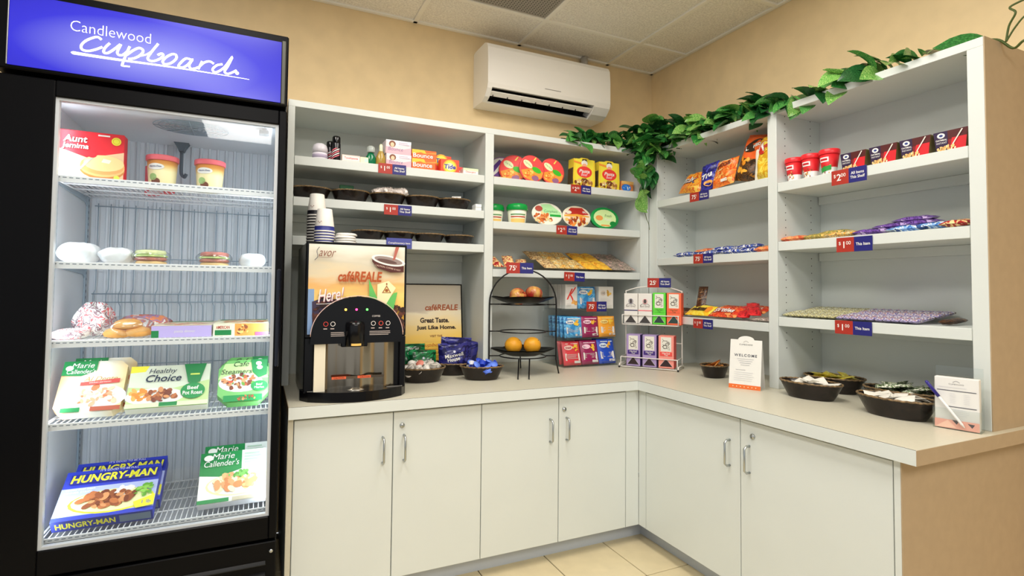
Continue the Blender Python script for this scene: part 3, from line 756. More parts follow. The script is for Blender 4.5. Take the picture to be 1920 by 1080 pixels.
m_wrap = M('#e8ecee', 0.35, gain=0.95, noise=0.06, scale=30); m_film = pane_mat('clear_film', (0.93, 0.95, 0.97), 0.12, 0.15)
GW = 'wrapped sandwiches on the second freezer shelf'
lump('wrapped_sandwich', 'blocky white wrapped sandwich at the far left of its shelf', 'sandwich', (-2.062, 0.075, SHZ[1]), 0.098, 0.12, 0.062, m_wrap, 1, GW, amp=0.08)
lump('wrapped_sandwich', 'crumpled white wrapped sandwich, second from the freezer light', 'sandwich', (-1.968, 0.085, SHZ[1]), 0.085, 0.12, 0.050, m_wrap, 2, GW)
def filled_sandwich(label, x, seed, top):
    t = thing('wrapped_sandwich', label, 'sandwich', (x, 0.07, SHZ[1]), 0.1, group=GW)
    R = random.Random(seed)
    for nm, z0, z1, m, k in (('bread', 0.0, 0.012, M('#d8b880'), 1.0), ('filling', 0.012, 0.024, M('#b06048', noise=0.3, scale=60), 1.04), ('lettuce', 0.023, 0.031, M('#b8cc78', noise=0.3, scale=50), 1.08), ('bread', 0.031, 0.046, top, 1.0)):
        ph = R.random()*6
        MB().lathe([(0.028*k, z0), (0.036*k, z0+0.002), (0.037*k, (z0+z1)/2), (0.034*k, z1-0.001), (0.024*k, z1)], m, 24, 1.15, 1.3, wob=lambda a, j: 1+0.03*math.sin(5*a+ph)).build(nm, t)
    MB().grid(lambda u, v: (0.054*math.cos(2*PI*u)*(1+0.06*math.sin(9*u*PI*2))*math.sin(PI*v)**0.4, 0.062*math.sin(2*PI*u)*(1+0.06*math.sin(7*u*PI*2))*math.sin(PI*v)**0.4, 0.0005+0.052*v), 28, 8, m_film, True, cu=True).build('film', t, 'clear wrapping film')
filled_sandwich('film-wrapped sandwich with green filling left of the gap', -1.878, 3, M('#d8dca0', noise=0.15, scale=80)); filled_sandwich('film-wrapped sandwich with reddish top right of the gap', -1.700, 4, M('#c87868', noise=0.2, scale=60))
lump('wrapped_sandwich', 'small white wrapped sandwich at the right end of its shelf', 'sandwich', (-1.585, 0.08, SHZ[1]), 0.082, 0.11, 0.046, m_wrap, 5, GW, amp=0.1)
# third shelf
redprint = patchy('red_white_film', ['#e8e8ea', '#d06468', '#eceaea', '#8c7078', '#e8dcd8'], 38)
lump('frozen_bag', 'low white and red printed bag lying by the freezer light', 'frozen bag', (-2.075, 0.075, SHZ[2]), 0.085, 0.12, 0.030, redprint, 8)
lump('frozen_bag', 'tall crumpled white and red printed bag beside the bun bag', 'frozen bag', (-2.040, 0.16, SHZ[2]), 0.095, 0.07, 0.098, redprint, 9, amp=0.42)
t = thing('bun_bag', 'bag of golden frozen buns on the third freezer shelf', 'frozen bag', (-1.935, 0.085, SHZ[2]))
for k, (dx, dz) in enumerate(((-0.025, 0.0), (0.025, 0.002), (0.0, 0.026))):
    q = MB(); q.X = Matrix.Translation((dx, 0, dz)); q.lathe([(0.02, 0), (0.033, 0.004), (0.036, 0.014), (0.030, 0.024), (0.014, 0.031), (1e-6, 0.032)], M('#e0a050', 0.5, noise=0.15, scale=40), 20, 1.1, 1.2).build('bun', t)
MB().grid(lambda u, v: (0.066*math.cos(2*PI*u)*(1+0.07*math.sin(16*PI*u))*math.sin(PI*min(.97, v))**0.4, 0.058*math.sin(2*PI*u)*(1+0.05*math.sin(12*PI*u))*math.sin(PI*min(.97, v))**0.4, 0.0003+0.066*v), 30, 8, m_film, True, cu=True).build('bag_film', t, 'clear plastic bag')
lump('frozen_bag', 'orange and purple printed bag behind the golden buns', 'frozen bag', (-1.915, 0.21, SHZ[2]), 0.15, 0.08, 0.062, patchy('orange_purple_film', ['#e08858', '#a080a8', '#c86850', '#e8dcd8'], 30), 11)
def pizza(p):
    p.r(0, 0, 1, 1, M('#e8d8b8')); p.r(0.05, 0.78, 0.97, 0.97, grn_); p.t('AMERICAN', 0.5, 0.90, M('#b43028'), hgt=0.10, wid=0.6, bold=0.02); p.t('deep dish', 0.5, 0.82, WH, hgt=0.06)
    p.blobs(0.55, 0.38, 0.42, 0.28, 60, [M('#e08848'), M('#c8502c'), M('#f0b870'), M('#d8a060')], 0.06, 3)
def flatbox(label, x, w, d, h, mat, side, pr, sp, y=0.03):
    t = thing('frozen_meal_box', label, 'frozen meal', (x, y, SHZ[2]), 0, group=None)
    MB().cbox(-w/2, w/2, 0, d, 0, h, mat, 0.0015).build('box_body', t)
    p = PR(w, h); sp(p); p.done(t, 'front_print')
    p = PR(w, d); pr(p); o = p.done(t, 'top_print'); o.rotation_euler = (-PI/2, 0, 0); o.location = (0, 0, h)
    return t
def side1(p):
    p.r(0, 0, 1, 1, M('#f09848')); p.r(0, 0, 0.38, 1, M('#f0e4c8')); p.r(0.03, 0.08, 0.32, 0.5, grn_); p.t('AMERICAN', 0.17, 0.72, M('#b43028'), hgt=0.26, wid=0.24, bold=0.02); p.blobs(0.52, 0.5, 0.1, 0.4, 14, [M('#8c4c2c'), M('#e8c070')], 0.03, 5)
    p.r(0.75, 0, 1, 0.3, M('#e05878'))
flatbox('flat green and orange frozen dinner box against the right freezer wall', -1.612, 0.165, 0.24, 0.040, M('#f0e0c0'), None, pizza, side1)
flatbox('flat frozen dinner box with purple front left of the green and orange one', -1.782, 0.165, 0.24, 0.036, M('#d8d0e0'), None, lambda p: (p.r(0, 0, 1, 1, M('#d8c8b0')), p.r(0.05, 0.8, 0.95, 0.96, grn_), p.blobs(0.5, 0.4, 0.4, 0.3, 40, food_pk, 0.06, 7)), lambda p: (p.r(0, 0, 1, 1, M('#b8a8e0')), p.r(0, 0.0, 0.12, 0.6, grn_), p.t('pasta dinner', 0.55, 0.5, WH, hgt=0.3)))
# fourth shelf: leaning dinners
def marie_tray(p):
    p.e(0.62, 0.28, 0.44, 0.24, WH); p.blobs(0.62, 0.30, 0.34, 0.17, 45, food_pk, 0.055, 11)
    p.g([(0, 0.72), (0.3, 0.70), (0.52, 0.80), (0.52, 1), (0, 1)], grn_); p.e(0.10, 0.86, 0.06, 0.05, WH); p.t('Marie', 0.30, 0.91, WH, hgt=0.10, shear=0.2); p.t("Callender's", 0.29, 0.79, WH, hgt=0.09, wid=0.44, shear=0.2)
    p.t('Al Dente', 0.62, 0.63, M('#b08c4c'), hgt=0.09, shear=0.3); p.g([(0.32, 0.50), (0.92, 0.54), (0.92, 0.62), (0.32, 0.57)], M('#c44840')); p.t('chicken parmesan', 0.62, 0.558, WH, hgt=0.04, ang=0.05)
    p.r(0.55, 0.01, 1.0, 0.09, M('#a8543c')); p.r(0.12, 0.01, 0.4, 0.09, grn_)
m_mtray = grad('pasta_tray_print', [(0, '#f0a878'), (0.35, '#f8ecd8'), (0.7, '#f8f0e0'), (1, '#f0d8a0')], 'X', -0.08, 0.08, 0.4, gain=1.1)
G4 = 'frozen dinners leaning on the fourth freezer shelf'
carton('cream frozen pasta dinner with green corner, front one', 0.165, 0.176, 0.035, m_mtray, (-2.020, 0.02, SHZ[3]), 0.0, 0.68, marie_tray, 'frozen meal', G4, 'frozen_meal_box', cut=0.02)
carton('cream frozen pasta dinner peeping out behind its twin', 0.165, 0.184, 0.03, m_mtray, (-2.005, 0.066, SHZ[3]), 0.0, 0.68, marie_tray, 'frozen meal', G4, 'frozen_meal_box', cut=0.02)
def healthy(p):
    p.r(0, 0, 1, 1, M('#e4ecd8', gain=1.0)); p.g([(0, 0), (1, 0), (1, 0.6), (0.5, 0.42), (0, 0.5)], M('#b4cc8c')); p.g([(0, 1), (0, 0.84), (0.18, 0.86), (0.22, 1)], yel_)
    p.e(0.34, 0.26, 0.36, 0.20, WH); p.blobs(0.16, 0.32, 0.13, 0.12, 22, [M('#e88838'), M('#f0a858')], 0.035, 2); p.blobs(0.42, 0.28, 0.18, 0.14, 34, food_br, 0.035, 4)
    p.t('Healthy', 0.40, 0.84, M('#1c2c44'), hgt=0.15, shear=0.25); p.t('Choice', 0.42, 0.68, M('#1c2c44'), hgt=0.17, bold=0.015, shear=0.25)
    p.g([(0.66, 1.0), (0.95, 1.0), (0.88, 0.55), (0.80, 0.5), (0.73, 0.55)], grn_); p.r(0.75, 0.72, 0.87, 0.76, M('#c4d860'))
    p.e(0.80, 0.34, 0.155, 0.19, M('#0c8440')); p.t('Beef', 0.80, 0.41, WH, hgt=0.09, bold=0.02); p.t('Pot Roast', 0.80, 0.29, WH, hgt=0.09, wid=0.25, bold=0.02)
    p.r(0.0, 0.0, 1, 0.10, M('#c8d8b0')); p.r(0.4, 0.01, 0.62, 0.10, grn_)
carton('wide white and green frozen beef dinner box in the middle of the shelf', 0.222, 0.148, 0.035, M('#dce8d0'), (-1.815, 0.02, SHZ[3]), 0.0, 0.66, healthy, 'frozen meal', G4, 'frozen_meal_box')
def steamer(p):
    p.g([(0, 0.55), (1, 0.55), (0.92, 0.95), (0.12, 0.92)], M('#b8d890')); p.e(0.45, 0.46, 0.44, 0.22, WH); p.blobs(0.42, 0.48, 0.34, 0.17, 50, food_br+[M('#5c8c30'), M('#c8502c')], 0.045, 21)
    p.g([(0.64, 1.0), (0.97, 1.0), (0.97, 0.62), (0.80, 0.55), (0.68, 0.7)], grn_); p.e(0.80, 0.90, 0.06, 0.05, WH); p.e(0.82, 0.80, 0.06, 0.05, WH)
    p.t('Cafe', 0.45, 0.90, M('#1c2c20'), hgt=0.12, shear=0.3); p.t('Steamers', 0.36, 0.72, M('#1c2c20'), hgt=0.12, wid=0.62, shear=0.3)
    p.e(0.82, 0.36, 0.17, 0.12, grn_); p.t('Beef', 0.82, 0.39, WH, hgt=0.05); p.t('Merlot', 0.82, 0.32, WH, hgt=0.05); p.r(0.12, 0.02, 0.88, 0.16, M('#0c8440')); p.blobs(0.55, 0.09, 0.2, 0.05, 14, food_br, 0.03, 5)
m_st = M('#6cb060', 0.4)
carton('green frozen steamer dinner with clipped corners, front one', 0.152, 0.152, 0.035, m_st, (-1.602, 0.02, SHZ[3]), 0.0, 0.58, steamer, 'frozen meal', G4, 'frozen_meal_box', cut=0.03)
carton('green frozen steamer dinner with clipped corners behind its twin', 0.152, 0.160, 0.03, m_st, (-1.598, 0.066, SHZ[3]), 0.0, 0.58, steamer, 'frozen meal', G4, 'frozen_meal_box', cut=0.03)
# bottom shelf
def hungry(p):
    p.g([(0, 0.64), (1, 0.64), (1, 1), (0, 1)], blu_); p.r(0.0, 0.0, 1, 0.64, M('#aab4ec')); p.r(0, 0, 1, 0.08, blu_)
    p.e(0.55, 0.30, 0.44, 0.24, yel_); p.e(0.55, 0.31, 0.41, 0.22, M('#f0e0a8')); p.blobs(0.68, 0.46, 0.12, 0.08, 16, [WH, M('#f0f0e8')], 0.05, 6)
    p.blobs(0.50, 0.34, 0.27, 0.15, 60, food_br, 0.05, 8); p.blobs(0.87, 0.42, 0.10, 0.12, 22, [M('#5c9c34'), M('#84bc50')], 0.03, 9)
    p.r(0.06, 0.70, 0.98, 0.90, M('#1c2480')); p.t('HUNGRY-MAN', 0.52, 0.80, yel_, hgt=0.17, wid=0.90, bold=0.035, shear=0.12)
    p.t("IT'S GOOD TO BE FULL", 0.55, 0.945, WH, hgt=0.04); p.t('Grilled Beef Steak', 0.20, 0.58, WH, hgt=0.04); p.t('DINNER STRIPS', 0.18, 0.52, WH, hgt=0.04); p.g([(0.78, 0.18), (1, 0.3), (1, 0.08), (0.82, 0.05)], yel_); p.t('1 lb', 0.92, 0.16, blu_, hgt=0.07)
G5 = 'frozen dinners leaning on the bottom freezer shelf'
def hungry_box(label, y, up):
    t = carton(label, 0.25, 0.180, 0.042, M('#2c3cb4'), (-1.968+up*0.3, y, SHZ[4]), 0.0, 1.02, hungry, 'frozen meal', G5, 'frozen_meal_box')
    p = PR(0.25, 0.042); p.r(0, 0, 1, 1, M('#283488')); p.t('HUNGRY-MAN', 0.33, 0.5, yel_, hgt=0.55, wid=0.58, bold=0.03); p.r(0.66, 0.15, 0.98, 0.85, M('#6c7c8c'))
    o = p.done(t, 'edge_print'); o.rotation_euler = (PI/2, 0, 0); o.location = (0, 0.042, 0)
    return t
hungry_box('blue frozen steak dinner box with yellow lettering, front one', 0.012, 0); hungry_box('blue frozen steak dinner box with yellow lettering behind its twin', 0.095, 0.02)
def marie2(p):
    p.g([(0, 0), (1, 0), (1, 1), (0, 1)], M('#eef0ea', gain=1.0)); p.g([(0, 0.55), (0.3, 0.5), (0.62, 0.62), (0.62, 1), (0, 1)], grn_)
    p.e(0.55, 0.32, 0.45, 0.22, M('#f0e0a0')); p.e(0.55, 0.33, 0.42, 0.2, WH); p.blobs(0.52, 0.37, 0.32, 0.15, 60, [M('#c07848'), M('#e0a870'), M('#d89060'), M('#f0d0a8')], 0.06, 12); p.blobs(0.62, 0.52, 0.22, 0.05, 16, [M('#4c8c38'), M('#6ca850')], 0.03, 13)
    p.e(0.12, 0.88, 0.07, 0.06, WH); p.t('Marie', 0.34, 0.90, WH, hgt=0.12, shear=0.2); p.t("Callender's", 0.32, 0.76, WH, hgt=0.12, wid=0.52, shear=0.2)
    p.lines(0.66, 0.95, 0.9, 0.06, 4, 0.025, M('#a8c0a8'), 3); p.r(0, 0, 0.45, 0.07, grn_); p.r(0.5, 0, 1, 0.07, M('#b0a890'))
carton('white and green frozen chicken dinner box, front one', 0.200, 0.172, 0.04, M('#e8ece4'), (-1.625, 0.015, SHZ[4]), 0.0, 0.72, marie2, 'frozen meal', G5, 'frozen_meal_box')
carton('white and green frozen chicken dinner box behind its twin', 0.200, 0.180, 0.04, M('#e8ece4'), (-1.618, 0.071, SHZ[4]), 0.0, 0.72, marie2, 'frozen meal', G5, 'frozen_meal_box')
# ------------------------------------------------------------------ price tags
m_tr = M('#b03428', 0.4, gain=0.95); m_tb = M('#28287a', 0.4, gain=0.9); m_tt = M('#fbf4ee', 0.5, gain=1.0)
def price_tag(label, loc, rz=0.0, price=('$', '1', '00'), text=('All Items', 'This Shelf'), rx=0.0, w=0.126, h=0.046, roll=0.0):
    t = thing('price_tag', label, 'price tag', loc, rz, group='red and blue price tags'); t.rotation_euler = (rx, roll, rz)
    if price:
        MB().cbox(-w/2, 0.0, -0.0012, 0, -h/2, h/2, m_tr, 0.0004).build('price_panel', t, 'red price half')
        MB().cbox(0.0, w/2, -0.0012, 0, -h/2, h/2, m_tb, 0.0004).build('text_panel', t, 'blue text half')
        p = PR(w, h, z0=-h/2, y=-0.0012); a, b, c = price
        if a: p.t(a, 0.10, 0.60, m_tt, hgt=0.26)
        p.t(b, 0.22, 0.50, m_tt, hgt=0.46, bold=0.01); p.t(c, 0.35 if len(c) > 1 else 0.36, 0.62, m_tt, hgt=0.24)
        if len(text) == 2: p.t(text[0], 0.75, 0.64, m_tt, hgt=0.19, wid=0.36, bold=0.012); p.t(text[1], 0.75, 0.36, m_tt, hgt=0.19, wid=0.40, bold=0.012)
        else: p.t(text[0], 0.75, 0.5, m_tt, hgt=0.20, wid=0.38, bold=0.012)
    else:
        MB().cbox(-w/2, w/2, -0.0012, 0, -h/2, h/2, M('#444a90', 0.4), 0.0004).build('text_panel', t)
        p = PR(w, h, z0=-h/2, y=-0.0012); p.t(text[0], 0.5, 0.5, m_tt, hgt=0.24, wid=0.86, bold=0.01)
    p.done(t, 'lettering')
    return t
TY = SB-0.0008
price_tag('one dollar tag under the laundry boxes on the top shelf', (-1.029, TY, 1.672))
price_tag('one dollar tag under the row of dark baskets', (-1.000, TY, 1.488))
price_tag('plain blue complimentary item tag above the coffee machine', (-0.992, TY, 1.338), price=None, text=('Complimentary Item',), w=0.116)
price_tag('two dollar tag under the yellow bowl cartons', (-0.025, TY, 1.667), price=('$', '2', '00'), rx=0.0)
price_tag('tag priced two seventy-five under the microwave bowls', (-0.111, TY, 1.446), price=('$', '2', '75'))
price_tag('small tilted one dollar tag under the snack bars', (-0.063, TY, 1.204), text=('This Item',), roll=0.03)
RX = SR-0.0008
price_tag('seventy-five cent tag under the chip bags', (RX, 0.060, 1.611), -PI/2, price=('', '75', '¢'))
price_tag('seventy-five cent tag under the blue candy bars', (RX, 0.036, 1.297), -PI/2, price=('', '75', '¢'))
price_tag('one dollar tag under the red and yellow candy', (RX, 0.038, 0.975), -PI/2)
price_tag('two dollar tag below the soup and oatmeal cups', (RX, -0.680, 1.573), -PI/2, price=('$', '2', '00'), w=0.130, h=0.056)
price_tag('one dollar tag below the purple and blue snack bars', (RX, -0.696, 1.316), -PI/2, text=('This Item',), w=0.130, h=0.054)
price_tag('one dollar tag below the rows of granola bars', (RX, -0.688, 1.008), -PI/2, text=('This Item',), w=0.134, h=0.050)

# ------------------------------------------------------------------ woven baskets
m_bask = M('#1a110d', 0.25, gain=1.0, noise=0.7, scale=60, bump=0.7, spec=0.5); m_rim = M('#7c6444', 0.3, gain=1.0, noise=0.7, scale=120)
BASK = {}
def basket(label, loc, rx=0.11, ry=0.07, h=0.06, rz=0.0, group=None, name='oval_basket'):
    key = (rx, ry, h)
    t = thing(name, label, 'basket', loc, rz, group=group)
    if key in BASK:
        for nm, me in BASK[key]:
            o = bpy.data.objects.new(nm, me); COL.objects.link(o); o.parent = t
        return t
    k = 44
    def wob(a, j): return 1+0.034*math.sin(k*a+(PI if j % 2 else 0))*(1 if 0 < j < 9 else 0)
    prof = [(0.70, 0.0)]+[(0.72+0.28*(j/8)**0.9, h*(0.03+0.95*j/8)) for j in range(9)]
    b = MB(); b.lathe([(r*1.0, z) for r, z in prof], m_bask, 88, rx, ry, wob=wob)
    b.f.pop(); b.fm.pop(); b.sm.pop()      # open top
    w = b.build('basket_wall', t)
    b2 = MB(); pts = []
    for j in range(2):
        r_, z_ = ((0.965, h*0.97), (0.69, 0.006))[j]
        pts += [(r_*rx*math.cos(2*PI*q/44), r_*ry*math.sin(2*PI*q/44), z_) for q in range(44)]
    b2.add(pts, [(q, (q+1) % 44, 44+(q+1) % 44, 44+q) for q in range(44)], m_bask, True); b2.poly(pts[44:], m_bask)
    li = b2.build('basket_lining', t, recalc=False)
    b = MB(); b.tube([(rx*0.99*math.cos(2*PI*q/56), ry*0.99*math.sin(2*PI*q/56), h*0.985+0.0008*(1 if q % 2 else -1)) for q in range(56)], 0.0034, m_rim, 6, closed=True)
    ri = b.build('rim', t)
    BASK[key] = [('basket_wall', w.data), ('basket_lining', li.data), ('rim', ri.data)]
    return t
SACH = {}
def sachet_mesh(kind, w, h, t, mat, seed):
    if kind in SACH: return SACH[kind]
    th = pouch_shape(w, h, t, seed, 0.14, 0.3); b = MB()
    b.grid(lambda u, v: (-w/2+u*w, -h/2+v*h, th(u, v)), 8, 8, mat); b.grid(lambda u, v: (-w/2+u*w, -h/2+v*h, -th(u, v)), 8, 8, mat)
    SACH[kind] = b.mesh('packet'); return SACH[kind]
def fill(name, me, label, cat, group, loc, rx, ry, z0, z1, n, seed, rz=0.0, tilt=0.5, rmax=0.72, up=False, ring=False):
    R = random.Random(seed)
    for i in range(n):
        a = R.random()*2*PI; q = math.sqrt(R.random())*rmax if not ring else rmax*(0.35+0.65*(i/n))
        if ring: a = i*2.4
        x = rx*q*math.cos(a); y = ry*q*math.sin(a); f = i/max(1, n-1)
        o = bpy.data.objects.new(name, me); COL.objects.link(o); tag(o, label, cat, group)
        o.location = (loc[0]+x*math.cos(rz)-y*math.sin(rz), loc[1]+x*math.sin(rz)+y*math.cos(rz), loc[2]+z0+(z1-z0)*f)
        o.rotation_euler = (R.uniform(-tilt, tilt)+(1.0 if up else 0), R.uniform(-tilt, tilt), R.random()*6.28)

# shelves above the coffee machine: dark baskets
ZS2, ZS3 = 1.5162, 1.3512
G = 'dark baskets on the shelf above the coffee machine'
for x, lb in ((-1.365, 'dark basket at the freezer end of the middle shelf'), (-1.195, 'dark basket with a green packet, second from the freezer'), (-1.025, 'dark basket heaped with clear bags on the middle shelf'), (-0.860, 'dark basket right of the clear bags'), (-0.700, 'dark basket with a small white card at the divider end')):
    basket(lb, (x, 0.540, ZS2), 0.084, 0.075, 0.054, group=G)
G = 'dark baskets on the lower shelf above the coffee machine'
for x, lb in ((-1.115, 'low dark basket beside the white cup lids'), (-0.972, 'low dark basket behind the plain blue tag'), (-0.825, 'low dark basket second from the divider'), (-0.675, 'low dark basket nearest the divider')):
    basket(lb, (x, 0.530, ZS3), 0.074, 0.075, 0.042, group=G)
fill('utensil_packet', sachet_mesh('cut', 0.10, 0.022, 0.006, M('#e8e4dc', 0.3), 1), 'clear wrapped packet in a low basket near the divider', 'packet', 'packets in the low basket', (-0.825, 0.53, ZS3), 0.06, 0.06, 0.030, 0.044, 5, 3, tilt=0.15, rmax=0.4)
carton('small dark green packet standing in a middle shelf basket', 0.062, 0.045, 0.012, M('#0c5c34'), (-1.21, 0.545, ZS2+0.040), 0.05, 0.1, name='packet_box')
m_clear = M('#e8dcd4', 0.12, gain=0.95, noise=0.25, scale=70)
for k in range(9):
    R = random.Random(k+40)
    lump('clear_bag', 'crumpled clear bag heaped on a middle shelf basket', 'bag', (-1.075+0.014*k+R.uniform(-.01, .01), 0.525+R.uniform(-.02, .02), ZS2+0.042+R.uniform(0, 0.012)), 0.05, 0.045, 0.034, m_clear, 60+k, 'clear bags on the basket', R.random()*3, amp=0.5)
carton('small white card sticking out of the end basket', 0.045, 0.03, 0.002, WH, (-0.70, 0.50, ZS2+0.044), -0.4, 0.5, name='paper_card')
carton('little white box between basket and divider, lower of two', 0.032, 0.017, 0.05, WH, (-0.598, 0.46, ZS2), name='small_box', group='little white boxes')
carton('little white box between basket and divider, upper of two', 0.032, 0.015, 0.05, M('#e8e6de'), (-0.598, 0.46, ZS2+0.0178), name='small_box', group='little white boxes')

# ------------------------------------------------------------------ toiletries and laundry boxes, top shelf
ZT1 = 1.6892
t = thing('cosmetic_jar', 'squat silvery white jar at the left of the top shelf', 'jar', (-1.336, 0.485, ZT1))
MB().lathe([(0.030, 0), (0.0315, 0.002), (0.0315, 0.030)], M('#d8d2dc', 0.3), 28).build('jar', t)
MB().lathe([(0.0325, 0.031), (0.0325, 0.048), (0.028, 0.064), (0.016, 0.072), (1e-6, 0.074)], M('#c8c4cc', 0.25), 28).build('lid', t)
MB().lathe([(0.0319, 0.008), (0.0320, 0.018), (0.0319, 0.022)], M('#b0a4bc', 0.4), 28).build('label_band', t)
def can(label, loc, h):
    t = thing('shaving_foam_can', label, 'spray can', loc, group='black spray cans')
    MB().lathe([(0.0175, 0), (0.0185, 0.002), (0.0185, h*0.70), (0.0165, h*0.74)], [m_black, M('#141018', 0.25, gain=1.0), m_black], 24).build('can', t)
    MB().lathe([(0.0172, h*0.735), (0.0175, h*0.75), (0.0172, h*0.94), (0.014, h*0.99), (1e-6, h)], M('#0c0c10', 0.15, gain=1.0), 24).build('cap', t)
    b = MB()
    for k in range(5):
        vs = []
        for i in range(13):
            a = -PI/2-0.3-1.0+2.0*i/12
            for z in (0.006+k*0.009+i*0.0016, 0.0105+k*0.009+i*0.0016): vs.append((0.0188*math.cos(a), 0.0188*math.sin(a), min(z, h*0.5)))
        b.add(vs, [(2*i, 2*i+2, 2*i+3, 2*i+1) for i in range(12)], M('#e86c78') if k % 2 == 0 else M('#f0d0d0'))
    b.build('stripes', t, recalc=False)
    return t
can('black spray can with red stripes, front one', (-1.269, 0.478, ZT1), 0.112); can('black spray can half hidden behind the striped one', (-1.288, 0.525, ZT1), 0.098)
def rp(p): p.r(0.05, 0.2, 0.95, 0.8, M('#f0dcd4')); p.t('Toothpaste', 0.5, 0.5, M('#b83048'), hgt=0.4, bold=0.02)
carton('flat pink and white box beside the spray can', 0.078, 0.030, 0.03, M('#f0c8c0'), (-1.208, 0.455, ZT1), 0, 0, rp, name='toiletry_box')
carton('small cream box between pink box and green bottle', 0.036, 0.028, 0.03, M('#ece4b8'), (-1.150, 0.457, ZT1), 0, 0, lambda p: p.r(0.5, 0.2, 0.95, 0.8, M('#b8dcc8')), name='toiletry_box')
def bottle(label, loc, body, cap, h, r, capm):
    t = thing('small_bottle', label, 'bottle', loc)
    MB().lathe([(r*0.9, 0), (r, 0.003), (r*0.94, h*0.38), (r*0.55, h*0.60), (r*0.45, h*0.66)], body, 24, 1.1, 0.8).build('bottle', t)
    MB().lathe([(r*cap, h*0.66), (r*cap*1.05, h*0.70), (r*cap*1.05, h*0.93), (r*cap*0.7, h), (1e-6, h)], capm, 20).build('cap', t)
bottle('small green bottle with a clear domed cap', (-1.119, 0.475, ZT1), M('#0c7c50', 0.1, trans=0.4), 0.78, 0.085, 0.022, M('#dfe6e2', 0.1, gain=1.0, trans=0.5))
bottle('small amber bottle with a cream cap beside the pink boxes', (-1.075, 0.470, ZT1), M('#b89848', 0.12, trans=0.3), 0.36, 0.098, 0.021, M('#ece0b8', 0.3))
def bounce_w(p):
    p.g([(0, 0), (1, 0), (1, 0.55), (0.6, 0.35), (0, 0.5)], M('#f4a8b4')); p.g([(0, 0.9), (0.4, 0.55), (1, 0.75), (1, 1), (0, 1)], M('#e8eef4', gain=1.0))
    p.e(0.25, 0.72, 0.13, 0.24, M('#7c4a34')); p.e(0.25, 0.66, 0.075, 0.17, M('#f0b898')); p.t('Bounce', 0.38, 0.36, M('#7c7494'), hgt=0.26, shear=0.2); p.lines(0.5, 0.95, 0.82, 0.12, 2, 0.05, M('#c0a8bc'))
G = 'white and pink dryer sheet boxes'
carton('white and pink dryer sheet box, bottom of the stack', 0.115, 0.057, 0.07, M('#f4e4e8', gain=1.0), (-0.996, 0.452, ZT1), 0, 0, bounce_w, name='laundry_box', group=G)
carton('white and pink dryer sheet box, top of the stack', 0.117, 0.062, 0.07, M('#f4e4e8', gain=1.0), (-0.998, 0.454, ZT1+0.0580), 0.02, 0, bounce_w, name='laundry_box', group=G)
def bounce_o(p):
    p.g([(0, 0.55), (0.35, 0.75), (0.6, 0.6), (0.5, 1), (0, 1)], M('#f8b838')); p.g([(0.3, 0.6), (1, 0.7), (1, 0.85)], M('#f49040')); p.t('Bounce', 0.46, 0.40, M('#8c2c14'), hgt=0.44, wid=0.84, bold=0.03); p.t('Bounce', 0.45, 0.42, WH, hgt=0.44, wid=0.82, bold=0.02)
G = 'orange dryer sheet boxes'
carton('orange dryer sheet box, lower of two', 0.112, 0.048, 0.07, M('#f06428'), (-0.879, 0.452, ZT1), -0.02, 0, bounce_o, name='laundry_box', group=G)
carton('orange dryer sheet box, upper of two', 0.118, 0.046, 0.07, M('#f06428'), (-0.872, 0.470, ZT1+0.0488), 0.0, 0, bounce_o, name='laundry_box', group=G)
def tide(p):
    p.ring(0.5, 0.42, 0.034, 0.006, M('#f8a030')); p.e(0.5, 0.42, 0.028/p.w, 0.028/p.h, M('#f8d048')); p.e(0.5, 0.42, 0.018/p.w, 0.018/p.h, M('#fbf0b0'))
    p.t('Tide', 0.5, 0.42, M('#24249c'), hgt=0.36, wid=0.62, bold=0.03, shear=0.1)
G = 'orange detergent boxes'
carton('orange detergent box, front one', 0.092, 0.060, 0.04, M('#ec4a30'), (-0.752, 0.449, ZT1), -0.03, 0, tide, name='detergent_box', group=G)
carton('orange detergent box standing behind and above the front one', 0.092, 0.086, 0.04, M('#ec4a30'), (-0.775, 0.497, ZT1), 0.0, 0, lambda p: (p.ring(0.45, 0.70, 0.032, 0.006, M('#f8a030')), p.e(0.45, 0.70, 0.026/p.w, 0.026/p.h, M('#f8d048')), p.t('Tide', 0.45, 0.70, M('#24249c'), hgt=0.26, wid=0.6, bold=0.03, shear=0.1)), name='detergent_box', group=G)
carton('red and white soap box right of the detergent', 0.05, 0.043, 0.05, M('#e05050'), (-0.690, 0.505, ZT1), 0.1, 0, lambda p: p.t('Soap', 0.5, 0.5, WH, hgt=0.4), name='toiletry_box')
carton('pale green soap box leaning by the shelf divider', 0.06, 0.050, 0.04, M('#a8d8a0'), (-0.655, 0.560, ZT1), 0.0, 0, lambda p: p.r(0.1, 0.3, 0.9, 0.7, M('#d8ecc8')), name='toiletry_box')
carton('low white box with red lettering near the divider', 0.078, 0.028, 0.04, M('#e8ead8'), (-0.645, 0.450, ZT1), 0.0, 0, lambda p: (p.r(0, 0.6, 1, 1, M('#c8dcb0')), p.t('Detergent', 0.5, 0.35, M('#d04848'), hgt=0.4)), name='toiletry_box')

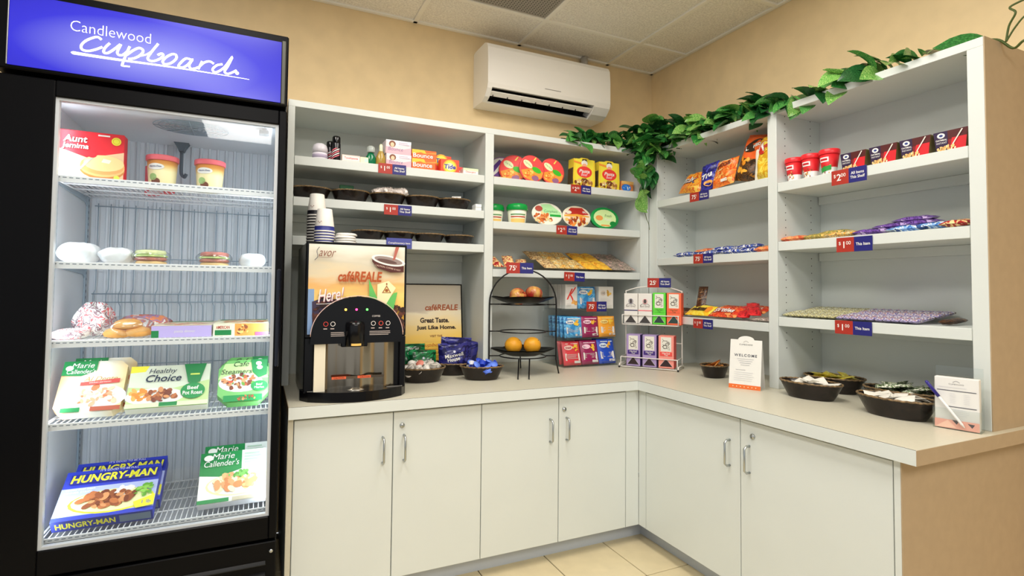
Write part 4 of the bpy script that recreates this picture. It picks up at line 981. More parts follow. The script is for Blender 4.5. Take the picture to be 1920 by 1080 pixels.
# ------------------------------------------------------------------ second bay, top and middle shelves
ZA = 1.6882
def lidprint(hue):
    def f(p):
        p.e(0.5, 0.5, 0.46, 0.46, M(hue), 32); p.g([(0.06, 0.42), (0.5, 0.52), (0.95, 0.40), (0.85, 0.16), (0.5, 0.04), (0.15, 0.16)], M('#f09038'))
        p.e(0.34, 0.66, 0.20, 0.12, M('#d4e0b0'), rot=-0.6); p.t('Cup Soup', 0.35, 0.66, M('#3c7c3c'), wid=0.30, ang=-0.6); p.e(0.68, 0.46, 0.19, 0.10, M('#3cac28'), rot=-0.4); p.e(0.60, 0.16, 0.14, 0.10, M('#8c5c80'))
        p.blobs(0.35, 0.30, 0.22, 0.12, 14, [M('#f4c060'), M('#d86828')], 0.05, 5); p.g([(0.55, 0.80), (0.60, 0.78), (0.70, 0.92), (0.66, 0.93)], M('#f4d060'))
    return f
def round_bowl(label, x, y, z, r, hue, rz=0.0, d=0.05, lean=0.12, body=None, name='noodle_bowl', pr=None, group=None, oval=1.0, rim=None):
    """microwave bowl standing on its edge with the printed lid facing the room"""
    t = thing(name, label, 'food bowl', (x, y, z+d*math.sin(lean)*0.75), rz, -lean, group)
    b = MB(); b.X = Matrix.Translation((0, 0, r*oval)) @ Matrix.Rotation(-PI/2, 4, 'X') @ Matrix.Diagonal((1, oval, 1, 1))
    b.lathe([(r*0.97, 0.006), (r*0.90, 0.008), (r*0.70, d), (1e-6, d)], body or M('#f0e8e0'), 32); b.build('bowl', t)
    b = MB(); b.X = Matrix.Translation((0, 0, r*oval)) @ Matrix.Rotation(-PI/2, 4, 'X') @ Matrix.Diagonal((1, oval, 1, 1))
    b.lathe([(1e-6, 0), (r*0.985, 0), (r, 0.001), (r, 0.006), (r*0.96, 0.007)], rim or M(hue), 36); b.build('lid', t)
    p = PR(2*r, 2*r*oval); (pr or lidprint(hue))(p); p.done(t)
    return t
G = 'red-orange noodle bowls on edge'
round_bowl('purple and white soup bowl at the left end of the row', -0.432, 0.60, ZA, 0.072, '#8c6ca4', -0.75, pr=lambda p: (p.e(0.5, 0.5, 0.46, 0.46, M('#e8e0ec')), p.g([(0.1, 0.5), (0.5, 0.9), (0.6, 0.8), (0.2, 0.3)], M('#5c3c8c')), p.g([(0.3, 0.3), (0.8, 0.7), (0.9, 0.5), (0.4, 0.12)], M('#6c4c94'))), body=M('#c8b8d4'))
round_bowl('red noodle bowl turned sideways, left of the others', -0.375, 0.545, ZA, 0.074, '#e84848', -0.55, group=G, body=M('#d8604c'))
round_bowl('red and orange noodle bowl, middle of three', -0.283, 0.495, ZA, 0.073, '#e84848', 0.0, group=G, body=M('#d8604c'))
round_bowl('red and orange noodle bowl nearest the yellow cartons', -0.155, 0.505, ZA, 0.073, '#e84848', 0.0, group=G, body=M('#d8604c'))
carton('flat yellow edged packet lying beside the purple bowl', 0.09, 0.008, 0.12, M('#d8c070'), (-0.475, 0.47, ZA), name='flat_packet')
def yellow_bowl(p):
    p.r(0.08, 0.25, 0.92, 1, M('#f0d040')); p.g([(0.36, 0.86), (0.5, 0.98), (0.66, 0.86), (0.6, 1), (0.4, 1)], M('#3c2c1c')); p.e(0.5, 0.86, 0.15, 0.10, WH); p.e(0.5, 0.77, 0.11, 0.08, M('#e8a080'))
    p.g([(0.0, 0.86), (0.35, 0.80), (0.35, 0.88), (0.0, 0.92)], M('#e88838')); p.e(0.5, 0.55, 0.36, 0.20, M('#d83c34')); p.t('Pasta', 0.5, 0.58, WH, hgt=0.12, wid=0.5, shear=0.2, bold=0.02); p.t('Beef', 0.5, 0.46, M('#f0c8d4'), hgt=0.10, shear=0.2)
    p.blobs(0.5, 0.16, 0.44, 0.13, 40, [M('#6c3c20'), M('#d8b070'), M('#f0e0b8'), M('#9c6838')], 0.07, 9)
def yellow_carton(label, x, y, rz):
    t = thing('pasta_carton', label, 'box', (x, y, ZA), rz, group='yellow pasta bowl cartons')
    MB().prism([(-0.067, 0), (0.067, 0), (0.070, 0.05), (0.066, 0.155), (0.040, 0.150), (0.02, 0.162), (-0.02, 0.162), (-0.040, 0.150), (-0.066, 0.155), (-0.070, 0.05)], 0, 0.055, M('#e8c438')).build('box_body', t)
    MB().prism([(-0.075, 0.02), (-0.066, 0.02), (-0.066, 0.11), (-0.072, 0.10)], 0.004, 0.05, M('#4c3c24')).build('bowl_edge', t, 'dark bowl showing at the side')
    MB().prism([(0.066, 0.02), (0.075, 0.02), (0.072, 0.10), (0.066, 0.11)], 0.004, 0.05, M('#4c3c24')).build('bowl_edge', t, 'dark bowl showing at the side')
    p = PR(0.134, 0.155); yellow_bowl(p); p.done(t)
yellow_carton('yellow pasta bowl carton above the two dollar tag', 0.024, 0.480, 0.0); yellow_carton('yellow pasta bowl carton nearer the hanging vine', 0.187, 0.480, 0.0)
carton('small blue and orange box by the hanging vine', 0.082, 0.060, 0.05, M('#c87840'), (0.308, 0.475, ZA), 0, 0, lambda p: (p.e(0.4, 0.38, 0.4, 0.34, M('#2c6cc0')), p.blobs(0.4, 0.4, 0.3, 0.2, 10, [M('#5c94dc'), WH], 0.06, 3), p.r(0, 0.72, 1, 1, M('#d8a860'))), name='food_box')
ZM = 1.4702
def green_cup(label, x, y):
    t = thing('microwave_cup', label, 'food cup', (x, y, ZM), group='green-lidded microwave cups')
    MB().lathe([(0.042, 0), (0.043, 0.002), (0.050, 0.070)], M('#e4e0cc'), 32).build('cup', t)
    MB().lathe([(0.0535, 0.068), (0.055, 0.070), (0.055, 0.086), (0.050, 0.098), (0.030, 0.104), (1e-6, 0.104)], M('#0c8c3c', 0.25), 32).build('lid', t)
    for z0, z1, m in ((0.004, 0.024, M('#e8b868')), (0.030, 0.036, M('#b04838')), (0.042, 0.048, M('#5c8c5c'))):
        vs = []
        for i in range(15):
            a = -PI/2-0.3-0.9+1.8*i/14
            for z in (z0, z1): r = 0.0431+z/0.07*0.0072+0.0006; vs.append((r*math.cos(a), r*math.sin(a), z))
        MB().add(vs, [(2*i, 2*i+2, 2*i+3, 2*i+1) for i in range(14)], m).build('print_band', t, recalc=False)
green_cup('microwave cup with green lid touching the divider', -0.468, 0.575); green_cup('microwave cup with green lid, front of the pair', -0.367, 0.505)
def noodle_g(p):
    p.e(0.5, 0.5, 0.47, 0.47, M('#e8e4d0')); p.g([(0.3, 0.92), (0.6, 0.96), (0.95, 0.6), (0.93, 0.4), (0.35, 0.55)], M('#a8d8a0')); p.t('Compleats', 0.62, 0.62, M('#2c7c48'), wid=0.44, shear=0.2); p.r(0.58, 0.40, 0.95, 0.5, M('#1c9c3c'))
    p.blobs(0.36, 0.32, 0.28, 0.22, 45, [M('#c86830'), M('#e09050'), M('#a84c24'), M('#f0c890')], 0.05, 4); p.e(0.22, 0.72, 0.12, 0.12, M('#a8483c'))
def noodle_r(p):
    p.e(0.5, 0.5, 0.47, 0.47, M('#e8d8c0')); p.g([(0.08, 0.6), (0.3, 0.9), (0.7, 0.92), (0.93, 0.62), (0.5, 0.55)], M('#b02820')); p.t('BBQ', 0.78, 0.72, WH, hgt=0.1, bold=0.02); p.e(0.22, 0.68, 0.1, 0.08, M('#e8d8c8'))
    p.g([(0.06, 0.55), (0.5, 0.62), (0.94, 0.55), (0.94, 0.5), (0.06, 0.48)], M('#e8a040')); p.blobs(0.5, 0.28, 0.38, 0.2, 50, [M('#c85820'), M('#e08838'), M('#903818'), M('#e8b868')], 0.05, 5)
def tub_g(p):
    p.e(0.5, 0.5, 0.40, 0.40, M('#c4dc9c')); p.e(0.30, 0.5, 0.13, 0.12, M('#d8924c')); p.t('Fresh', 0.62, 0.62, M('#1c6c34'), hgt=0.12, shear=0.25); p.t('Pasta', 0.6, 0.46, WH, hgt=0.12, shear=0.25); p.e(0.78, 0.26, 0.12, 0.12, M('#0c7c34')); p.r(0.35, 0.14, 0.65, 0.2, M('#e09040'))
round_bowl('white and green noodle tray standing on edge', -0.185, 0.505, ZM, 0.092, '#e8e8dc', 0.0, pr=noodle_g, oval=0.66, rim=M('#e0dccc'), name='meal_tray')
round_bowl('white and red barbecue tray standing on edge', -0.002, 0.505, ZM, 0.090, '#e8e8dc', 0.0, pr=noodle_r, oval=0.66, rim=M('#e4d4c0'), name='meal_tray')
round_bowl('bright green rimmed oval tub beside the vine', 0.182, 0.505, ZM, 0.094, '#0c9444', 0.0, pr=tub_g, oval=0.66, rim=M('#0c8c40', 0.3), body=M('#0c8c40'), name='meal_tray')

# ------------------------------------------------------------------ snack bars, bottom shelf of second bay
ZL = 1.2342
m_goldbar = patchy('gold_bar_film', ['#c88c38', '#e8c070', '#8c5c24', '#f0dcb0', '#d09838'], 55); m_tanbar = patchy('tan_bar_film', ['#b8905c', '#e0c898', '#7c5434', '#d8b880'], 60)
m_yelbar = patchy('yellow_bar_film', ['#d89c28', '#f0b840', '#e8a838', '#c07c20'], 30); m_greybar = patchy('grey_bar_film', ['#7c7468', '#a8988c', '#5c5850', '#b89c94'], 55); m_redbar = patchy('red_bar_film', ['#8c1c20', '#b02c28', '#e8c890', '#d8b070', '#7c1820'], 42)
bid = 0
def bar(label, x, y, z, w, h, mat, rz, tilt=0.15, t=0.014, roll=0.0, name='snack_bar', group=None, cat='snack bar'):
    global bid; bid += 1
    return pouch(label, w, h, t, mat, (x, y, z+t*0.55), rz, PI/2-tilt, seed=bid, cat=cat, name=name, group=group, nu=8, nv=10, crimp=0.12, wr=0.35)
rows = [('gold nut', m_tanbar, -0.235), ('gold nut', m_goldbar, -0.150), ('gold nut', m_goldbar, -0.065), ('yellow', m_yelbar, 0.020), ('yellow', m_yelbar, 0.105), ('grey', m_greybar, 0.190), ('grey', m_greybar, 0.265)]
pos = ['leftmost', 'second', 'third', 'fourth', 'fifth', 'sixth', 'rightmost']
for i, (c, m, x) in enumerate(rows):
    xx = x+0.045
    bar('%s wrapper bar, %s in the front row of flat bars' % (c, pos[i]), xx, 0.455, ZL+0.002, 0.082, 0.125, m, -0.02, 0.42, 0.020, group='flat snack bars')
    bar('%s wrapper bar, %s in the back row of flat bars' % (c, pos[i]), xx-0.015+0.02*(i > 2), 0.578, ZL+0.050, 0.082, 0.125, m if i else m_tanbar, -0.03, 0.42, 0.020, group='flat snack bars')
for i, (x, y, rz, tl) in enumerate(((-0.485, 0.455, 0.1, 0.5), (-0.425, 0.460, -0.25, 0.55), (-0.360, 0.470, -0.45, 0.4))):
    bar(['red granola bar leaning at the divider', 'red granola bar, middle of the red group', 'red granola bar at the right of the red group'][i], x, y, ZL+0.002, 0.055, 0.12, m_redbar, rz, tl, 0.018, group='red granola bars')
bar('red granola bar standing up against the divider', -0.505, 0.52, ZL+0.02, 0.04, 0.11, m_redbar, 1.3, 1.3, 0.016, group='red granola bars')
# ------------------------------------------------------------------ right shelves
RZ = -PI/2
ZC = 1.6322
m_or = patchy('orange_chip_film', ['#e07820', '#f0a038', '#c85418', '#f0b850'], 26); m_bl = patchy('blue_chip_film', ['#26267c', '#3434a0', '#1c1c60', '#4848b0'], 22)
m_fr2 = patchy('corn_chip_film', ['#e06820', '#e88838', '#d04c18', '#e8a858'], 30); m_dk = patchy('dark_chip_film', ['#3c2818', '#5c3c1c', '#2c1c10', '#8c5c20'], 24); m_ly = patchy('yellow_chip_film', ['#e0b028', '#f0cc50', '#d09c1c', '#e8c040'], 20)
G = 'chip bags on the top right shelf'
pouch('orange snack mix bag at the left end', 0.165, 0.125, 0.05, m_or, (0.480, 0.185, ZC+0.01), RZ-0.1, 0.55, lambda p: (p.t('mix', 0.42, 0.5, M('#2c2450'), hgt=0.34, bold=0.05, shear=0.2, ang=0.1), p.t('mix', 0.40, 0.52, WH, hgt=0.32, bold=0.03, shear=0.2, ang=0.1)), 3, group=G, ry=0.12)
pouch('yellow snack bag lying behind the orange mix', 0.15, 0.13, 0.05, m_ly, (0.56, 0.150, ZC+0.012), RZ, 0.45, None, 4, group=G)
pouch('dark blue chip bag leaning on the corn chips', 0.10, 0.15, 0.045, m_bl, (0.478, 0.045, ZC+0.008), RZ+0.1, 0.30, lambda p: (p.t('Tru', 0.5, 0.45, WH, hgt=0.22, bold=0.04, shear=0.2, ang=0.2), p.e(0.6, 0.16, 0.25, 0.10, M('#e0a050'))), 5, group=G, ry=-0.15)
pouch('orange corn chip bag in the middle', 0.13, 0.15, 0.05, m_fr2, (0.470, -0.050, ZC+0.008), RZ, 0.38, lambda p: (p.e(0.45, 0.70, 0.42, 0.16, M('#f0d0a0'), rot=0.25), p.t('Fritos', 0.45, 0.70, M('#6c3018'), wid=0.70, bold=0.04, shear=0.15, ang=0.25), p.blobs(0.5, 0.32, 0.36, 0.2, 20, [M('#e8742c'), M('#f0a050')], 0.07, 4), p.r(0.5, 0.08, 0.8, 0.16, WH)), 6, group=G, ry=-0.10)
pouch('tall orange and black tortilla chip bag', 0.13, 0.225, 0.055, lambda u, v: m_dk if v < 0.42 else M('#d85c20', 0.35), (0.500, -0.158, ZC+0.008), RZ, 0.22, lambda p: (p.e(0.55, 0.72, 0.42, 0.12, M('#2c1c10'), rot=0.4), p.t('Doritos', 0.55, 0.72, WH, wid=0.72, bold=0.04, shear=0.1, ang=0.4), p.blobs(0.4, 0.30, 0.30, 0.16, 12, [M('#e8a030'), M('#d88820')], 0.09, 6)), 7, group=G, ry=0.22)
pouch('pale silver chip bag edge between dark and yellow bags', 0.05, 0.17, 0.02, M('#d8d4c4', 0.3), (0.50, -0.238, ZC+0.006), RZ+0.4, 0.12, None, 8, group=G)
pouch('yellow potato chip bag against the shelf divider', 0.105, 0.205, 0.05, m_ly, (0.478, -0.277, ZC+0.006), RZ-0.30, 0.14, lambda p: (p.e(0.55, 0.68, 0.40, 0.14, M('#c83028'), rot=0.15), p.e(0.55, 0.70, 0.40, 0.10, WH, rot=0.15), p.t('Lays', 0.55, 0.69, M('#b82c24'), wid=0.55, bold=0.04, shear=0.2, ang=0.15)), 9, group=G)

m_bb = patchy('blue_candy_film', ['#1c2c7c', '#34489c', '#e0e0e8', '#1c2464', '#4c64b4'], 40); m_oc = patchy('orange_candy_film', ['#d87040', '#e89860', '#c04c28'], 40); m_bc = patchy('brown_candy_film', ['#3c2418', '#54341c', '#2c1810', '#806040'], 36)
m_yc = patchy('yellow_candy_film', ['#e8c030', '#f0d050', '#e0b020'], 25); m_rc = patchy('red_candy_film', ['#b81c24', '#d02c30', '#981420', '#d84840'], 25); m_rc2 = patchy('red_orange_candy_film', ['#c83420', '#e06030', '#a82420', '#e89050'], 40); m_gc = patchy('grey_candy_film', ['#8c8078', '#b0a498', '#6c5c54', '#c8b8b0'], 60)
ZB2, ZB3 = 1.3122, 1.0032
def candy(label, x, y, z, w, h, m, rz=0.0, tilt=0.10, t=0.016, group=None, pr=None, rx0=None):
    """bar lying on the right shelves; w runs along the shelf"""
    global bid; bid += 1
    return pouch(label, w, h, t, m, (x, y, z+t*0.55), RZ+rz, PI/2-tilt, pr, bid, 'candy bar', group, 'candy_bar', 20 if pr else 10, 18 if pr else 8, 0.10, 0.15 if pr else 0.3)
G = 'candy bars below the chip bags'
for i, (x, y, z, m, rz, lb) in enumerate(((0.445, 0.190, 0, m_bb, 0.05, 'blue candy bar at the left end below the chips'), (0.455, 0.045, 0.0, m_bb, -0.05, 'blue candy bar above the seventy-five cent tag'), (0.46, -0.105, 0.0, m_bb, 0.02, 'blue candy bar, third from the corner'), (0.465, -0.205, 0.0, m_bb, 0.0, 'blue candy bar, fourth from the corner'), (0.50, 0.110, 0.016, m_oc, -0.1, 'orange candy bar peeping over the blue ones'), (0.49, -0.03, 0.018, m_bb, 0.1, 'blue candy bar on top near the tag'), (0.50, -0.150, 0.02, m_bb, -0.06, 'blue candy bar on top of the right pair'), (0.450, -0.290, 0.0, m_oc, 0.04, 'thin orange candy bar by the shelf divider'))):
    candy(lb, x, y, ZB2+z, 0.14 if i < 7 else 0.10, 0.05, m, rz, 0.18, 0.020, group=G)
G = 'candy on the lowest shelf by the tea rack'
candy('brown candy bar at the left by the tea boxes', 0.455, 0.235, ZB3, 0.12, 0.07, m_bc, 0.1, 0.35, 0.022, G)
candy('black candy bar standing up against the others', 0.500, 0.130, ZB3+0.025, 0.05, 0.13, m_bc, 0.3, 1.25, 0.018, G)
candy('brown candy bar lying across the yellow one', 0.500, 0.150, ZB3+0.022, 0.13, 0.06, m_bc, -0.1, 0.45, 0.018, G)
candy('yellow peanut candy pack with dark lettering', 0.448, 0.105, ZB3, 0.155, 0.085, m_yc, 0.0, 0.55, 0.022, G, lambda p: (p.t('m&ms', 0.46, 0.5, M('#3c2418'), hgt=0.42, wid=0.62, bold=0.05, shear=0.1), p.e(0.85, 0.5, 0.1, 0.3, M('#e08828'))))
candy('red fruit candy pack with white lettering', 0.445, -0.060, ZB3, 0.165, 0.080, m_rc2, 0.0, 0.55, 0.022, G, lambda p: (p.t('Skittles', 0.46, 0.5, M('#8c1c20'), hgt=0.46, wid=0.74, bold=0.05), p.t('Skittles', 0.45, 0.52, WH, hgt=0.42, wid=0.72, bold=0.03)))
candy('orange red candy pack behind the fruit candy', 0.530, 0.000, ZB3+0.02, 0.17, 0.075, m_rc2, -0.08, 0.35, 0.020, G)
candy('red candy pack lying behind near the divider', 0.540, -0.135, ZB3+0.022, 0.16, 0.075, m_rc2, 0.08, 0.40, 0.020, G, lambda p: p.t('Starburst', 0.5, 0.5, M('#f0c8b8'), hgt=0.3, wid=0.7, bold=0.02))
candy('plain red candy pack slanting towards the divider', 0.455, -0.175, ZB3+0.004, 0.055, 0.13, m_rc, 0.55, 0.35, 0.020, G)
candy('second plain red candy pack slanting towards the divider', 0.460, -0.235, ZB3+0.016, 0.055, 0.15, m_rc, 0.75, 0.35, 0.020, G)
candy('grey candy bar at the front by the divider', 0.445, -0.265, ZB3, 0.10, 0.06, m_gc, 0.0, 0.12, 0.014, G)
candy('grey candy bar behind the front one by the divider', 0.515, -0.290, ZB3, 0.07, 0.08, m_gc, 0.05, 0.12, 0.014, G)

# soup and oatmeal cups
ZD1 = 1.5982
def soup_cup(label, y, x=0.475):
    t = thing('soup_cup', label, 'soup cup', (x, y, ZD1), RZ, group='red soup cups'); t.scale = (0.86, 0.86, 1.0)
    MB().lathe([(0.0262, 0), (0.0268, 0.002), (0.0315, 0.030), (0.0405, 0.084)], [M('#f0e8dc'), M('#f0e8dc'), M('#c41c24')], 30).build('cup', t)
    MB().lathe([(0.0425, 0.082), (0.0435, 0.084), (0.0435, 0.099), (0.041, 0.102), (1e-6, 0.102)], M('#d42830', 0.3), 30).build('lid', t)
    b = MB()
    def band(lo, hi, z0, z1, m, e=0.0007):
        vs = []
        for i in range(13):
            a = -PI/2-0.1+lo+(hi-lo)*i/12
            for z in (z0, z1):
                r = 0.0265+z/0.084*0.0140+e; vs.append((r*math.cos(a), r*math.sin(a), z))
        b.add(vs, [(2*i, 2*i+2, 2*i+3, 2*i+1) for i in range(12)], m)
    band(-0.6, 0.6, 0.052, 0.070, M('#f4e8e0')); band(-0.45, 0.45, 0.057, 0.065, M('#b82028'), 0.0011); R = random.Random(int(abs(y)*100))
    for k in range(26):
        a = R.uniform(-0.8, 0.8); z = R.uniform(0.006, 0.040); band(a-0.08, a+0.08, z, z+0.005, [M('#c89858'), M('#7c4828'), M('#e8d0a0'), M('#b83c28')][k % 4], 0.0009+k*0.00002)
    b.build('print', t, recalc=False)
    return t
soup_cup('red soup cup at the left end by the divider', -0.418, 0.485); soup_cup('red soup cup, second from the divider', -0.492, 0.485)
t = soup_cup('red soup cup with a green band, third from the divider', -0.572, 0.480)
b = MB()
vs = []
for i in range(13):
    a = -PI/2-0.1-0.9+1.8*i/12
    for z in (0.010+0.010*i/12, 0.028+0.010*i/12):
        r = 0.0265+z/0.084*0.0140+0.0018; vs.append((r*math.cos(a), r*math.sin(a), z))
b.add(vs, [(2*i, 2*i+2, 2*i+3, 2*i+1) for i in range(12)], M('#2c8c3c')); b.build('green_band', t, recalc=False)
def oat(p):
    p.g([(0, 0.55), (1, 0.62), (1, 1), (0, 1)], M('#4c1818')); p.r(0.0, 0.0, 0.42, 1.0, M('#2c1c3c')); p.g([(0.45, 0.0), (1, 0.05), (1, 0.62), (0.55, 0.62)], M('#c42028'))
    p.e(0.22, 0.80, 0.12, 0.13, WH); p.e(0.22, 0.80, 0.06, 0.06, M('#2c3c7c')); p.t('OATMEAL', 0.22, 0.58, WH, wid=0.36, bold=0.02); p.t('INSTANT', 0.22, 0.44, WH, wid=0.34); p.blobs(0.36, 0.14, 0.32, 0.13, 26, [M('#e0b878'), M('#c89858'), M('#f0dcb0')], 0.05, 3)
    p.g([(0.56, 0.30), (0.60, 0.28), (0.88, 0.94), (0.84, 0.96)], M('#d8d0c8'))
G = 'oatmeal cup boxes'
for i, y in enumerate((-0.682, -0.787, -0.888, -0.990)):
    t = thing('oatmeal_cup', ['dark red oatmeal cup next to the red soup cups', 'dark red oatmeal cup, second from the soup cups', 'dark red oatmeal cup, third from the soup cups', 'dark red oatmeal cup at the end panel'][i], 'oatmeal cup', (0.452, y, ZD1), RZ, group=G)
    w, h, d = 0.094, 0.066, 0.07
    b = MB(); vs = [(-w*0.42, 0, 0), (w*0.42, 0, 0), (w*0.42, d, 0), (-w*0.42, d, 0), (-w/2, -0.002, h), (w/2, -0.002, h), (w/2, d, h), (-w/2, d, h)]
    b.add(vs, [(0, 1, 2, 3), (4, 5, 6, 7), (0, 1, 5, 4), (1, 2, 6, 5), (2, 3, 7, 6), (3, 0, 4, 7)], [M('#8c7c50'), M('#5c1c1c'), M('#7c1c20'), M('#6c6038'), M('#6c6038'), M('#7c7048')]).build('cup', t)
    p = PR(w, h)
    bp = p.p
    p.p = lambda u, v, p=p: (-w/2*(0.84+0.16*v)+u*w*(0.84+0.16*v), -0.0006-0.00015*p.k-0.002*v, v*h)
    oat(p); p.done(t)

# snack bars, second right shelf
ZD2 = 1.3482
m_gr = patchy('green_gold_film', ['#8c7c3c', '#b89c50', '#5c6c30', '#d8b060'], 45); m_pu = patchy('purple_film', ['#4c2c74', '#6c4898', '#38205c', '#b098c8'], 36); m_sb = patchy('sky_blue_film', ['#3c6cac', '#7ca4d4', '#d8e0ec', '#2c4c84'], 36)
G = 'bars on the middle shelf of the right bay'
for i, (y, x, z, m, lb) in enumerate(((-0.425, 0.45, 0, m_oc, 'orange bar at the left end of the middle shelf'), (-0.520, 0.455, 0.0, m_gr, 'green gold bar beside the orange one'), (-0.615, 0.455, 0, m_goldbar, 'gold bar left of the purple stack'), (-0.560, 0.50, 0.014, m_gr, 'green gold bar lying across two others'), (-0.735, 0.452, 0.0, m_pu, 'purple bar at the front of the stack'), (-0.790, 0.475, 0.016, m_pu, 'purple bar one up in the stack'), (-0.850, 0.49, 0.034, m_pu, 'purple bar on top of the stack'), (-0.850, 0.452, 0.0, m_sb, 'blue bar at the foot of the stack'), (-0.930, 0.46, 0.004, m_sb, 'blue bar right of the stack'), (-0.870, 0.475, 0.018, m_pu, 'purple bar wedged over the blue ones'), (-0.995, 0.455, 0.004, m_redbar, 'brown bar touching the end panel'))):
    candy(lb, x, y, ZD2+z, 0.125 if i != 10 else 0.09, 0.06, m, 0.06*math.sin(i*2.1), 0.14, 0.018, G)
# rows of granola bars, third right shelf
ZD3 = 1.0322
m_ol = patchy('olive_bar_film', ['#9c9460', '#d8d098', '#5c5438', '#e8e4c0', '#7c7048'], 90, stretch=(1, 1, 1)); m_vi = patchy('violet_bar_film', ['#6c5c98', '#b8b0d8', '#4c3c68', '#e0dcec', '#8c4c58'], 90)
def gmesh(m, seed):
    w, h, t = 0.0265, 0.125, 0.015; th = pouch_shape(w, h, t, seed, 0.10, 0.2); b = MB()
    dk_ = M('#2c2018', 0.4, gain=1.0); f_ = lambda u, v: dk_ if u < 0.13 or v > 0.92 else m
    b.grid(lambda u, v: (-w/2+u*w, v*h, 0.008+th(u, v)), 8, 12, f_); b.grid(lambda u, v: (-w/2+u*w, v*h, 0.008-th(u, v)), 8, 12, f_)
    return b.mesh('wrapper')
for me, y0, n, nm, lb in ((gmesh(m_ol, 3), -0.402, 4, 'olive', 'first block, by the divider'), (gmesh(m_ol, 4), -0.514, 4, 'olive', 'second block'), (gmesh(m_vi, 5), -0.628, 5, 'violet', 'block above the tag'), (gmesh(m_vi, 6), -0.768, 5, 'violet', 'block at the right')):
    for r_ in range(2):
        for i in range(n):
            o = bpy.data.objects.new('granola_bar', me); COL.objects.link(o)
            o.location = (0.436+r_*0.128, y0-i*0.0268, ZD3+0.015*r_); o.rotation_euler = (0.12, 0, RZ+0.02*math.sin(i*3+r_))
            tag(o, '%s wrapped granola bar, %s of the %s row, %s' % (nm, ['first', 'second', 'third', 'fourth', 'fifth'][i], ['front', 'back'][r_], lb), 'granola bar', 'granola bars in flat rows')
pouch('dark brown granola bar lying loose at the right end', 0.03, 0.125, 0.016, m_bc, (0.50, -0.935, ZD3+0.01), RZ, PI/2-0.05, None, 77, 'granola bar', None, 'granola_bar', 8, 10)

# ------------------------------------------------------------------ trailing vine along the shelf tops
def leaf_mat(name, a, b_, c):
    m, nt, bs = new_mat(name)
    tc = nt.nodes.new('ShaderNodeTexCoord'); n = nt.nodes.new('ShaderNodeTexNoise'); n.inputs['Scale'].default_value = 30; n.inputs['Detail'].default_value = 3
    mp = nt.nodes.new('ShaderNodeMapping'); mp.inputs['Scale'].default_value = (2.5, 0.7, 1); nt.links.new(tc.outputs['Object'], mp.inputs[0]); nt.links.new(mp.outputs[0], n.inputs['Vector'])
    r = nt.nodes.new('ShaderNodeValToRGB'); cr = r.color_ramp; cr.elements[0].position = 0.35; cr.elements[0].color = [q*1.1 for q in lin(a)]+[1]; cr.elements[1].position = 0.72; cr.elements[1].color = [q*1.1 for q in lin(c)]+[1]
    e = cr.elements.new(0.55); e.color = [q*1.1 for q in lin(b_)]+[1]
    nt.links.new(n.outputs['Fac'], r.inputs['Fac']); nt.links.new(r.outputs['Color'], bs.inputs['Base Color']); bs.inputs['Roughness'].default_value = 0.26
    return m
LM = [leaf_mat('vine_leaf_dark', '#1c5424', '#2c7434', '#54a04c'), leaf_mat('vine_leaf_mid', '#2a6c30', '#4c9848', '#a0c868'), leaf_mat('vine_leaf_variegated', '#348034', '#7cb454', '#dce49c'), leaf_mat('vine_leaf_deep', '#12381a', '#20562a', '#387838')]
def leaf_mesh(m, cup, fold, wid=1.0):
    b = MB(); N = 9
    def f(u, v):
        s = 2*u-1; y = v
        wv = (math.sin(PI*min(1, v*1.02))**0.62)*(1-0.32*v)*0.40*wid
        back = -0.10*(1-v)**6*abs(s)*2 if v < 0.25 else 0
        return (s*wv, y+back, -fold*abs(s)*wv*-1-cup*(v-0.3)**2+0.02*math.sin(9*v)*abs(s))
    b.grid(f, 6, N, m); return b.mesh('leaf', recalc=False)
LMS = [leaf_mesh(LM[i % 4], [0.25, 0.5, 0.15, 0.7][k], [0.5, 0.25, 0.8, 0.1][k], [1, 1.15, 0.9, 1.1][k]) for i in range(4) for k in range(4)]
vine = thing('vine_garland', 'green trailing pothos vine draped along the tops of the shelves', 'vine')
m_stem = M('#4c5c28', 0.5, gain=1.0)
VP = [(-0.13, 0.47, S+0.012), (0.03, 0.48, S+0.018), (0.18, 0.475, S+0.02), (0.34, 0.47, S+0.03), (0.46, 0.43, S+0.03), (0.47, 0.28, S+0.03), (0.475, 0.10, S+0.025), (0.465, -0.10, S+0.02), (0.47, -0.30, S+0.018), (0.475, -0.48, S+0.014), (0.48, -0.62, S+0.012), (0.49, -0.80, S+0.012), (0.50, -0.95, S+0.012), (0.50, -1.06, S+0.014)]
main = catmull(VP, 8)
st = MB().tube(main, 0.003, m_stem, 6).build('stem', vine)
hang = catmull([(0.40, 0.44, S+0.03), (0.375, 0.405, 1.90), (0.365, 0.40, 1.80), (0.375, 0.405, 1.70), (0.37, 0.408, 1.60), (0.39, 0.41, 1.53)], 8)
MB().tube(hang, 0.002, m_stem, 6).build('stem', vine)
MB().tube(catmull([(0.36, 0.41, 1.86), (0.335, 0.40, 1.78), (0.33, 0.40, 1.68), (0.35, 0.405, 1.61), (0.345, 0.405, 1.59)], 6), 0.0009, m_stem, 5).build('tendril', vine)
MB().tube(catmull([(0.39, 0.41, 1.53), (0.395, 0.405, 1.515), (0.405, 0.41, 1.50), (0.41, 0.412, 1.475)], 5), 0.0016, m_stem, 5).build('tendril', vine)
MB().tube(catmull([(0.50, -1.06, S+0.014), (0.52, -1.09, S+0.006), (0.53, -1.12, S-0.03), (0.52, -1.15, S-0.02), (0.53, -1.19, S-0.015), (0.54, -1.22, S-0.03)], 6), 0.0038, m_stem, 6).build('tendril', vine)
